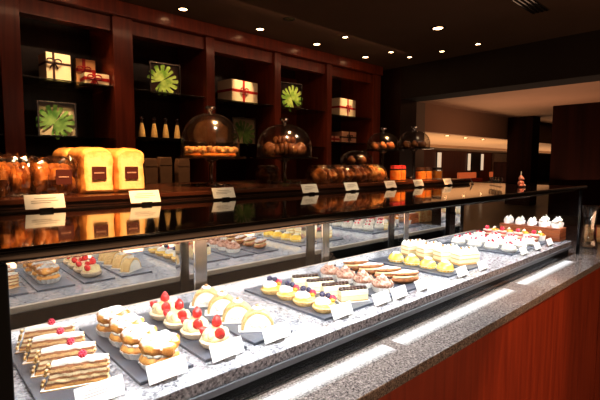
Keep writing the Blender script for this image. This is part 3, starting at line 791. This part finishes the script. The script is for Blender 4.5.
q = thing('shaved_cream_cake', '', 'pastry', group='white shaved-cream cakes')
for ch in list(p.children):
    c = ch.copy(); C.objects.link(c); c.parent = q
row(q, [(2.020, .705), (2.020, .778), (2.020, .852), (2.020, .925)], 'white berry-dotted cream cake, right row')

# raspberry dessert glasses
p = thing('dessert_glass', '', 'dessert', group='raspberry dessert glasses near the right end')
obj('glass_cup', lathe(bmesh.new(), [(0, 0), (.017, 0), (.023, .045), (.0225, .045), (.0165, .002), (0, .002)], 20, cap=False), 'glass', p)
bm = lathe(bmesh.new(), [(0, .003), (.016, .003), (.0205, .036), (0, .037)], 20, cap=False); obj('filling', bm, layered('verrine', [(0, (.45, .18, .1)), (.3, (.85, .6, .4)), (.55, (.6, .12, .08)), (.8, (.9, .75, .6))]), p)
bm = blob(bmesh.new(), -.004, 0, .046, .010, .010, .009, .002, 300); obj('raspberry', bm, 'rasp', p)
bm = blob(bmesh.new(), .011, -.004, .045, .009, .004, .009, .002, 200); obj('mint_leaf', bm, 'leaf', p)
row(p, [(2.120, .715), (2.120, .785), (2.120, .860), (2.120, .930)], 'small glass dessert with raspberry and mint')
p = thing('orange_mousse_cup', '', 'dessert', group='orange mousse cups near the right end')
obj('paper_case', paper_cup(bmesh.new(), .024, .026), 'paper', p)
bm = blob(bmesh.new(), 0, 0, .026, .021, .021, .012, .003, 100); obj('mousse', bm, 'orange', p)
bm = bmesh.new(); swirl(bm, 0, 0, .034, .010, .014); obj('cream_peak', bm, 'whip', p)
row(p, [(2.182, .712), (2.182, .782), (2.182, .852), (2.182, .922)], 'orange topped mousse in a pale cup')

# wooden crate with cream cups at the right end
cr = thing('wooden_crate', 'orange wooden crate at the right end of the deck, under the cream cups', 'crate', V(2.272, .780, DZ))
bm = bmesh.new()
for k in range(3):
    for s in (-1, 1):
        box(bm, -.042, .042, s * .135 - .003, s * .135 + .003, .004 + k * .018, .019 + k * .018, .001)
        box(bm, s * .042 - .003, s * .042 + .003, -.135, .135, .004 + k * .018, .019 + k * .018, .001)
obj('slats', bm, wood('crate_wood', (.22, .06, .02), (.38, .12, .04), axis='Y', coat=0), cr)
obj('crate_lid', box(bmesh.new(), -.044, .044, -.138, .138, .058, .063, .001), wood('crate_lid_wood', (.25, .07, .025), (.40, .13, .05), axis='Y', coat=0), cr)
p = None
for j in range(5):
    for i in range(2):
        lab = f'cup of piped white cream on the crate, {["left","right"][i]} row, {["first","second","third","fourth","fifth"][j]} from the front'
        loc = V(2.250 + i * .043, .668 + j * .0555, DZ + .0632)
        sc = 1.05 if j < 2 else .8
        if p is None:
            p = thing('cream_cup', lab, 'dessert', loc, 0, 'cream cups on the crate')
            p.scale = (sc,) * 3
            obj('paper_case', paper_cup(bmesh.new(), .020, .022), 'paper', p)
            bm = bmesh.new(); swirl(bm, 0, 0, .018, .020, .034); obj('cream_swirl', bm, 'whip', p)
        else: dup(p, loc, random.uniform(-1, 1), lab, scale=sc)

# ------------------------------------------------------------------ riser and what stands on it
RZ = -.077
ri = thing('wooden_riser', 'long low brown wooden riser along the back of the black counter top', 'riser', V(0, 1.065, -.0985))
obj('riser_top', box(bmesh.new(), -.2, 2.2, 0, .53, .010, .0215, .002), 'riserwood', ri)
obj('riser_front', box(bmesh.new(), -.2, 2.2, .004, .014, 0, .0098, .0005), 'darkwood', ri)
obj('riser_back', box(bmesh.new(), -.2, 2.2, .51, .525, 0, .0098, .0005), 'darkwood', ri)

# white loaves
def loaf(label, x, y, rz=0, w=.078, d=.13, h=.117):
    t = thing('bread_loaf', label, 'bread', V(x, y, RZ), rz, 'white loaves on the riser')
    n = 26; prof = []
    for i in range(n):
        a = i / (n - 1)
        if a < .28: u = a / .28; prof.append((w * (.5 - .02 * math.sin(u * PI)), .004 + (h * .70) * u))
        elif a < .72:
            u = (a - .28) / .44; th = PI * u
            prof.append((w * .53 * math.copysign(abs(math.cos(th)) ** .62, math.cos(th)), h * .705 + h * .295 * math.sin(th) ** .8))
        else: u = (a - .72) / .28; prof.append((-w * (.5 - .02 * math.sin(u * PI)), .004 + (h * .70) * (1 - u)))
    prof = [(w * .47, 0)] + prof + [(-w * .47, 0)]
    bm = bmesh.new(); rings = []
    ny = 14
    for j in range(ny + 1):
        v = j / ny; yy = -d / 2 + d * v
        ed = min(v, 1 - v) * ny; k = {0: .86, 1: .965}.get(round(ed), 1)
        off = -.004 if j == 0 else (.004 if j == ny else 0)
        ring = []
        for (px_, pz_) in prof:
            q = Vector((px_ * k, yy, h * .45 + (pz_ - h * .45) * k))
            q += .0034 * noise.noise_vector(q * 40 + Vector((x * 9, 0, 0)))
            q.z = max(q.z, 0)
            ring.append(bm.verts.new(q))
        rings.append(ring)
    for a, b in zip(rings, rings[1:]):
        for i in range(len(prof)):
            j = (i + 1) % len(prof); bm.faces.new((a[i], a[j], b[j], b[i]))
    bm.faces.new(list(reversed(rings[0]))); bm.faces.new(rings[-1])
    bmesh.ops.recalc_face_normals(bm, faces=bm.faces[:])
    obj('crust', bm, 'loaf', t)
    if y > 1.3: return t
    lb = obj('label_sticker', box(bmesh.new(), -.017, .017, -d / 2 - .0035, -d / 2 - .0018, h * .30, h * .30 + .032, .0003), 'label', t, smooth=False)
    bm = bmesh.new()
    for k in range(9): box(bm, -.012 + k * .0027, -.012 + k * .0027 + .0018, -d / 2 - .0040, -d / 2 - .0036, h * .30 + .015, h * .30 + .0185)
    obj('label_print', bm, 'labelink', lb, smooth=False)
    return t
loaf('white sandwich loaf with brown square label, left of the two on the riser', .372, 1.205)
loaf('white sandwich loaf with brown square label, right of the two on the riser', .453, 1.205)

loaf('unlabelled loaf half hidden behind the left white loaf', .372, 1.355, h=.119)

def bag(label, x, y, w, d, h, mat='brown_bread', rz=0, lab=False, seed=0, group='breads in cellophane'):
    t = thing('wrapped_bread', label, 'bread', V(x, y, RZ), rz, group)
    bm = bmesh.new()
    for k in range(5): blob(bm, (k - 2) * w * .17, (k % 2 - .5) * d * .1, h * .42, w * .19, d * .40, h * (.40 + .05 * (k % 2)), .011, 45, 18, 12, seed + k, zmin=-h * .41)
    obj('bread', bm, mat, t)
    bm = bmesh.new(); b2 = box(bmesh.new(), -w / 2, w / 2, -d / 2, d / 2, 0.0005, h, .006, 2)
    bmesh.ops.subdivide_edges(b2, edges=b2.edges[:], cuts=8, use_grid_fill=True)
    for v in b2.verts:
        nz = noise.noise(v.co * 50 + Vector((seed, 0, 0)))
        v.co += Vector((nz, noise.noise(v.co * 60), 0)) * .009 * min(1, v.co.z / .01)
        f = max(0, v.co.z / h - .75)
        v.co.y *= 1 - f * 1.5; v.co.z += .012 * noise.noise(v.co * 70) * (v.co.z > h * .8)
        v.co.z = max(v.co.z, .0005)
    merge(bm, b2); obj('cellophane', bm, 'cello', t)
    if lab:
        lb = obj('label_sticker', box(bmesh.new(), -.005, .029, -d / 2 - .0065, -d / 2 - .005, h * .3, h * .3 + .034), 'label', t, smooth=False)
        bm = bmesh.new()
        for k in range(8): box(bm, .001 + k * .0027, .001 + k * .0027 + .0018, -d / 2 - .0071, -d / 2 - .0066, h * .3 + .016, h * .3 + .019)
        obj('label_print', bm, 'labelink', lb, smooth=False)
    return t
bag('dark bread in cellophane at the far left end of the riser', .196, 1.20, .066, .12, .092, seed=3)
bag('brown bread in cellophane with dark square label, left of the white loaves', .275, 1.185, .088, .12, .088, lab=True, seed=1)
bag('small wrapped bread under the dome of dark pastries', 1.135, 1.42, .07, .08, .065, seed=5)
bag('wrapped brown bread, leftmost in the row before the small dome', 1.235, 1.20, .085, .1, .066, seed=7)
bag('wrapped brown bread, second in the row before the small dome', 1.340, 1.20, .085, .1, .068, seed=9)
bag('wrapped golden bread, third in the row before the small dome', 1.445, 1.20, .085, .1, .068, seed=11)
bag('wrapped orange-brown bread, last in the row before the small dome', 1.550, 1.20, .085, .1, .070, 'crumble', seed=13)

# glass domes on stands
def dome(label, x, y, pz, r, dh, content, tall=True, base_r=None, knob=True):
    t = thing('cake_dome', label, 'cake dome', V(x, y, RZ), 0, 'glass cake domes on the riser')
    H = pz - RZ; br = base_r or r * .55
    s = obj('stand', lathe(bmesh.new(), [(0, 0), (br, 0), (br, .003), (br * .6, .007), (.012, .012), (.007, .022), (.006, H * .5), (.008, H - .018), (.02, H - .009), (.03, H - .007)], 28, cap=False), 'knobglass', t)
    bm = bmesh.new()
    for k in range(10): blob(bm, br * .95 * math.cos(k * PI / 5), br * .95 * math.sin(k * PI / 5), .0035, .005, .005, .0034, seg=8, rings=6)
    obj('foot_beads', bm, 'steel', s)
    obj('plate', lathe(bmesh.new(), [(0, H - .007), (r * .9, H - .006), (r + .016, H - .003), (r + .017, H + .001), (r * .95, H), (0, H - .001)], 40, cap=False), 'black' if not tall else 'steel', t)
    prof = [(r * .93, H + .001)] + [(r * .93 * math.cos(a) ** .8, H + .001 + dh * (.28 + .72 * math.sin(a)) if i else H + dh * .28) for i, a in enumerate([k * PI / 2 / 12 for k in range(12)])] + [(.010, H + dh * 1.0)]
    obj('glass_bell', lathe(bmesh.new(), prof, 40, cap=False), 'domeglass', t)
    zt = H + dh
    obj('rim', lathe(bmesh.new(), [(r * .935, H + .0015), (r * .955, H + .003), (r * .935, H + .0055), (r * .92, H + .003)], 40, cap=False), 'glass', t)
    if knob: obj('knob', lathe(bmesh.new(), [(.010, zt - .002), (.006, zt + .006), (.008, zt + .012), (.017, zt + .017), (.018, zt + .022), (.012, zt + .026), (0, zt + .027)], 20, cap=False), 'knobglass', t)
    return t, H
t, H = dome('tall glass cake dome over golden crumble cake, nearest the loaves', .79, 1.30, .020, .105, .145, 'crumble')
cz = RZ + H + .001
ck = thing('crumble_cake', 'golden crumble cake under the tall glass dome', 'cake', V(.79, 1.30, cz))
bm = lathe(bmesh.new(), [(0, 0), (.080, 0), (.086, .005), (.084, .012), (0, .014)], 36, .01, 9, cap=False); obj('cake_base', bm, 'jar_orange', ck)
bm = bmesh.new()
for k in range(150):
    rr = .083 * math.sqrt((k + .5) / 150); a = k * 2.4
    blob(bm, rr * math.cos(a), rr * math.sin(a), .021 + .005 * math.sin(k * 1.7), .0095, .0095, .009, .004, 90, 8, 6, k)
obj('crumble_topping', bm, 'crumble', ck)

t, H = dome('wide glass dome over dark folded pastries, second from the left', 1.12, 1.30, .022, .116, .128, 'x', tall=False)
for k in range(5):
    a = k * PI * .4 + .3; px_, py_ = 1.12 + .060 * math.cos(a), 1.30 + .060 * math.sin(a)
    c = thing('folded_pastry', f'dark glazed folded pastry under the wide glass dome', 'pastry', V(px_, py_, RZ + H + .002), a, 'folded pastries under the wide dome')
    bm = bmesh.new()
    for j in range(5): blob(bm, 0, -.030 + j * .015, .026 + .006 * math.sin(j / 4 * PI), .029 - abs(j - 2) * .003, .014, .026 - .004 * abs(j - 2), .004, 60, 14, 10, j, zmin=-.025)
    obj('pastry_body', bm, 'glazed', c)
c = thing('folded_pastry', 'dark glazed folded pastry topmost in the pile under the wide dome', 'pastry', V(1.12, 1.30, RZ + H + .055), .7, 'folded pastries under the wide dome')
bm = bmesh.new()
for j in range(5): blob(bm, 0, -.032 + j * .016, .012, .024 - abs(j - 2) * .004, .014, .022 - abs(j - 2) * .003, .003, 80, 12, 8, j, zmin=-.012)
obj('pastry_body', bm, 'glazed', c)

def fillcakes(x, y, z, r, n, label, group, mat='glazed', s=.02):
    for k in range(n):
        a = k * 2 * PI / n
        c = thing('small_cake', label, 'cake', V(x + r * math.cos(a), y + r * math.sin(a), z), a, group)
        bm = blob(bmesh.new(), 0, 0, s * .8, s, s, s * .9, .004, 60, 12, 8, k, zmin=-s * .79); obj('cake_body', bm, mat, c)
        bm = blob(bmesh.new(), 0, 0, s * 1.6, s * .5, s * .5, s * .3, .001, 60, 10, 6, k); obj('topping', bm, 'mocha', c)
t, H = dome('small glass dome on low black stand behind the wrapped breads', 1.63, 1.36, -.002, .082, .064, 'x', tall=False, knob=False)
fillcakes(1.63, 1.36, RZ + H + .002, .036, 4, 'small brown cake under the small low dome', 'cakes under the small low dome')
t, H = dome('narrow glass bell on a slim stand between wrapped breads and orange jars', 1.755, 1.30, .066, .082, .084, 'x', tall=False)
fillcakes(1.755, 1.30, RZ + H + .002, .042, 5, 'small dark cake under the narrow glass bell', 'cakes under the narrow bell')
t, H = dome('glass dome on the tallest stand, farthest right above the orange jars', 2.03, 1.30, .082, .088, .090, 'x', tall=False)
fillcakes(2.03, 1.30, RZ + H + .002, .045, 5, 'small dark cake under the farthest right dome', 'cakes under the farthest right dome')

# jars of orange preserve
def jar(label, x, y, h=.066, lid='redcloth'):
    t = thing('preserve_jar', label, 'jar', V(x, y, RZ), 0, 'orange jars on the riser')
    r = .026
    obj('glass_body', lathe(bmesh.new(), [(0, 0), (r, 0), (r + .002, .005), (r + .002, h * .72), (r * .8, h * .8), (r * .8, h * .84), (r * .78, h * .84), (r * .78, h * .8), (r, h * .71), (r, .003), (0, .002)], 24, cap=False), 'glass', t)
    obj('preserve', lathe(bmesh.new(), [(0, .004), (r - .002, .004), (r - .001, h * .68), (0, h * .69)], 20, cap=False), 'jar_orange', t)
    obj('cloth_lid', lathe(bmesh.new(), [(r * .98, h * .78), (r * .92, h * .84), (r * .85, h * .98), (0, h)], 24, .05, 9, cap=False), lid, t)
jar('orange jar with red cloth lid behind the middle counter cards', 1.665, 1.16, .070)
jar('orange jar with red cloth lid, right-hand one of the lit pair', 1.735, 1.18, .070)
jar('orange jar with dark lid, third along the riser', 1.86, 1.15, .060, 'choc')
jar('orange jar with dark lid, fourth along the riser', 1.935, 1.16, .062, 'choc')
jar('orange jar with dark lid at the right end of the riser', 2.03, 1.16, .060, 'choc')

# figurine and little glasses on the black top
f = thing('bear_figurine', 'small pink and orange seated figurine on the right part of the counter top', 'figurine', V(1.985, .735, -.0985)); f.scale = (1.3,) * 3
bm = bmesh.new(); blob(bm, 0, 0, .011, .011, .010, .012, seg=14, rings=10)
for s in (-1, 1):
    blob(bm, s * .012, -.006, .005, .008, .006, .005, seg=10, rings=6); blob(bm, s * .011, -.003, .014, .005, .004, .006, seg=10, rings=6)
obj('body', bm, 'figure', f)
bm = bmesh.new(); blob(bm, 0, -.001, .028, .009, .0085, .0085, seg=14, rings=10)
for s in (-1, 1): blob(bm, s * .007, 0, .036, .003, .002, .003, seg=8, rings=6)
blob(bm, 0, -.009, .026, .004, .003, .003, seg=8, rings=6)
obj('head', bm, 'figure', f)
obj('candle', lathe(bmesh.new(), [(.0016, .034), (.0016, .050), (.0003, .053)], 8), 'whip', f)
gl = None
for k in range(4):
    lab = f'small empty stemmed glass left of the figurine, {["nearest the edge","second in","third in","farthest in"][k]}'
    loc = V(1.93 + .035 * k, .80 + .028 * k, -.0985)
    if gl is None:
        gl = thing('small_glass', lab, 'glass', loc, 0, 'small glasses beside the figurine')
        obj('bowl', lathe(bmesh.new(), [(.001, .014), (.009, .020), (.0105, .030), (.009, .040), (.0085, .040), (.010, .030), (.008, .021), (0, .016)], 16, cap=False), 'domeglass', gl)
        obj('stem', lathe(bmesh.new(), [(.009, 0), (.009, .001), (.001, .003), (.001, .014)], 14), 'domeglass', gl)
    else: dup(gl, loc, 0, lab)

# ------------------------------------------------------------------ far room wall lights
for i, (x, w) in enumerate(((23.9, .42), (27.7, .34), (29.6, .34))):
    t = thing('wall_light', f'tall pale vertical wall light in the far room, {["leftmost","middle","rightmost"][i]} of three', 'wall light', V(x, 13.56, -.42), 0, 'far wall lights')
    obj('diffuser', box(bmesh.new(), -w / 2, w / 2, -.04, 0, 0, 1.1, .01), 'wallglow', t); obj('bracket', box(bmesh.new(), -w / 2 - .02, w / 2 + .02, .002, .035, -.05, 1.15, .005), 'black', t)
tag(obj('wall_panel', wbox(28.05, 29.2, 13.5, 13.58, -1.0, .72, .01), 'darkwood'), 'dark panel between two pale wall lights in the far room', 'panel')
tag(obj('wall_panel', wbox(31.2, 36, 13.4, 13.58, -1.0, .76, .01), 'tile'), 'beige tiled panel beside the low partition in the far room', 'panel')
for i, (a, b) in enumerate(((24.3, 26.6), (28.6, 30.6))):
    t = thing('red_banquette', f'red banquette with a self-lit back under the far wall lights, {["left","right"][i]} one', 'seat', V((a + b) / 2, 12.4, FL))
    obj('seat_back', box(bmesh.new(), -(b - a) / 2, (b - a) / 2, .1, .2, .45, .80, .03), 'seatglow', t)  # lit look of the seat back put in as emission
    obj('seat_cushion', box(bmesh.new(), -(b - a) / 2, (b - a) / 2, -.3, .1, .0, .45, .03), 'redcloth', t)

# ------------------------------------------------------------------ ceiling lights
def lamp(x, y, i, z=1.13, power=14, r=.038, aim=None, col=(1, .62, .34), on=True):
    t = thing('ceiling_downlight', f'round recessed ceiling downlight, {i}', 'downlight', V(x, y, z - .001), 0, 'recessed ceiling downlights')
    obj('trim_ring', lathe(bmesh.new(), [(r * .8, 0), (r * .82, -.004), (r * 1.25, -.003), (r * 1.3, .0)], 28, cap=False), 'beam', t)
    obj('lamp_disc', lathe(bmesh.new(), [(0, -.0015), (r * .78, -.0015), (r * .78, -.0005), (0, -.0005)], 24, cap=False), 'lampglow' if on else 'steel', t)
    if on:
        spot('spot', (x, y, z - .02), aim or (x, y - .02, -1), power, 70, col)
def spot(name, p, aim, power, ang, col=(1, .62, .34), r=.03, blend=.6):
    l = bpy.data.lights.new(name, 'SPOT'); l.energy = power * 2.6; l.color = col; l.spot_size = math.radians(ang); l.spot_blend = blend; l.shadow_soft_size = r
    o = bpy.data.objects.new(name, l); C.objects.link(o); o.location = V(*p)
    o.rotation_euler = (Vector(aim) - Vector(p)).to_track_quat('-Z', 'Y').to_euler(); return o
def area(name, p, aim, power, sx, sy, col):
    l = bpy.data.lights.new(name, 'AREA'); l.shape = 'RECTANGLE'; l.size = sx; l.size_y = sy; l.energy = power; l.color = col
    o = bpy.data.objects.new(name, l); C.objects.link(o); o.location = V(*p)
    o.rotation_euler = (Vector(aim) - Vector(p)).to_track_quat('-Z', 'Y').to_euler(); return o

lights = [(1.617, 3.02, 'above the second cabinet bay'), (2.323, 3.01, 'above the third cabinet bay'), (3.0, 3.01, 'above the fourth cabinet bay'), (3.73, 3.01, 'above the fifth cabinet bay'),
          (2.332, 2.65, 'in the second row, leftmost'), (3.02, 2.67, 'in the second row, second from left'), (3.755, 2.70, 'in the second row, third from left'), (4.07, 2.69, 'in the second row, rightmost'),
          (3.386, 1.967, 'the largest bright one right of the cabinet'), (4.10, 2.33, 'middle of the right trio'), (4.10, 1.96, 'rightmost, close to the beam')]
for i, (x, y, s) in enumerate(lights):
    if i < 4: lamp(x, y, s, aim=(x + .05, 3.15, -.4), power=3)
    elif i == 4: lamp(x, y, s, on=False)
    else: lamp(x, y, s, power=5, r=.03 if i != 8 else .05)
for i, (x, y) in enumerate(((11.6, 6.35), (12.9, 6.45), (14.2, 6.5))): lamp(x, y, f'small, in the low ceiling of the far room, {["leftmost","middle","rightmost"][i]}', z=.80, power=3, r=.07)
lamp(.93, 3.02, 'above the left cabinet bay', aim=(.98, 3.15, -.4), power=6)
t = thing('air_vent', 'dark slotted air vent in the ceiling at the top of the picture', 'vent', V(3.38, 1.24, 1.129))
bm = bmesh.new(); [box(bm, -.2, .2, -.05 + k * .03, -.04 + k * .03, -.006, 0) for k in range(4)]; obj('slats', bm, 'black', t)
obj('backing', box(bmesh.new(), -.21, .21, -.06, .06, -.001, 0), 'beam', t)

# shelf lights on the gifts and leaves
for x, tx, pw in ((.90, .87, 4.2), (1.10, 1.08, 1.6), (2.34, 2.34, 4.0), (3.0, 3.0, 3.2), (1.62, 1.62, 2.6), (3.78, 3.76, 3.6)):
    spot('shelf_spot', (x, 3.06, 1.08), (tx, 3.36, .62), pw * 2.0, 34, (1, .70, .40), .01)
spot('leaf_spot', (.80, 2.95, .95), (.82, 3.34, .28), 22, 20, (1, .78, .5), .01)
spot('bottle_spot', (1.5, 2.9, .9), (1.53, 3.25, .2), 7, 34, (1, .7, .4), .01)
spot('bag_shelf_spot', (1.45, 2.4, 1.08), (1.45, 2.95, -.15), 7, 26, (1, .62, .36), .01)
# bread and dome spots
spot('bread_spot', (.30, .45, 1.08), (.41, 1.16, .0), 72, 26, (1, .58, .26), .02)
spot('bread_spot_left', (.25, .75, 1.08), (.26, 1.18, -.03), 14, 22, (1, .6, .3), .02)
spot('dome_spot', (.85, .9, 1.08), (.80, 1.30, .04), 60, 20, (1, .55, .25), .02)
spot('dome_spot', (1.15, .9, 1.08), (1.12, 1.30, .04), 12, 20, (1, .55, .25), .02)
spot('bag_spot', (1.4, .8, 1.08), (1.42, 1.2, -.05), 14, 26, (1, .5, .22), .02)
spot('jar_spot', (1.75, .8, 1.08), (1.74, 1.17, -.05), 90, 22, (1, .5, .2), .02)
spot('card_spot', (.7, .4, 1.08), (.7, 1.0, -.08), 14, 60, (1, .75, .5), .02)
spot('card_spot', (1.6, .4, 1.08), (1.6, 1.0, -.08), 14, 60, (1, .75, .5), .02)
spot('figure_spot', (1.95, .5, 1.08), (1.985, .73, -.08), 22, 12, (1, .55, .35), .01)
# wooden front panel, lit towards the right
spot('panel_spot', (1.75, -.7, 1.08), (1.5, .49, -.75), 34, 24, (1, .55, .3), .03)
# case lighting
area('case_lamp', (1.2, .620, -.1235), (1.2, .80, -.40), 15.5, 2.2, .018, (.97, .98, 1))
area('case_lamp', (1.2, 1.05, -.1235), (1.2, .95, -.40), 6.5, 2.2, .018, (.98, .98, 1))
area('ledge_spill_fill', (.75, .5885, -.1195), (.75, .560, -.42), 1.2, 1.3, .010, (.86, .92, 1))  # added light standing in for LED spill on the ledge
# far room
area('far_cove', (22, 8.6, -.9), (22, 8.5, 1), 320, 24, 3, (1, .66, .42))
area('far_room', (8.3, 1.5, -.3), (8.3, 1.6, 2), 36, 3, 5, (1, .60, .38))
area('far_room', (11.3, 3.8, -.3), (11.5, 3.9, 2), 26, 3, 2, (1, .60, .38))
area('cove_near', (14, 6.8, -.6), (14, 6.9, .9), 60, 9, .8, (1, .66, .36))

w = bpy.data.worlds.new('world'); scn.world = w; w.use_nodes = True
w.node_tree.nodes['Background'].inputs['Color'].default_value = (1, .65, .45, 1)
w.node_tree.nodes['Background'].inputs['Strength'].default_value = .02
area('cabinet_fill', (2.1, 2.55, 1.1), (2.1, 3.2, .1), 3.2, 3.6, .06, (1, .58, .34))  # unseen fill added to brighten the red cabinet uprights
area('room_fill', (1.2, -1.8, 1.0), (1.4, 1.0, -.1), 2.2, 2, 1, (1, .68, .48))
area('ceiling_fill', (1.8, -1.6, -.9), (2.2, .6, 1.1), 30, 3, 1, (1, .60, .36))  # unseen upward fill added to lift the dark ceiling

# ------------------------------------------------------------------ camera
cam = bpy.data.cameras.new('camera'); co = bpy.data.objects.new('camera', cam); C.objects.link(co)
R = ((0.7337131294639332, -0.05440669392211369, 0.6772776057930064), (-0.6794508255193829, -0.0637509416536705, 0.7309462313599405), (0.003408717247124819, -0.9964816752428195, -0.08374157600614773))
mw = Matrix(((R[0][0], -R[0][1], -R[0][2], 0), (R[1][0], -R[1][1], -R[1][2], 0), (R[2][0], -R[2][1], -R[2][2], E), (0, 0, 0, 1)))
co.matrix_world = mw
cam.sensor_width = 36; cam.lens = 435.69 / 600 * 36; cam.clip_start = .01; cam.clip_end = 200
scn.camera = co
scn.view_settings.view_transform = 'Standard'
scn.view_settings.look = 'None'
scn.view_settings.exposure = .28
scn.view_settings.gamma = .86
try:
    scn.cycles.use_denoising = True
    scn.cycles.max_bounces = 12; scn.cycles.transparent_max_bounces = 24
    scn.cycles.sample_clamp_indirect = 4
except Exception: pass
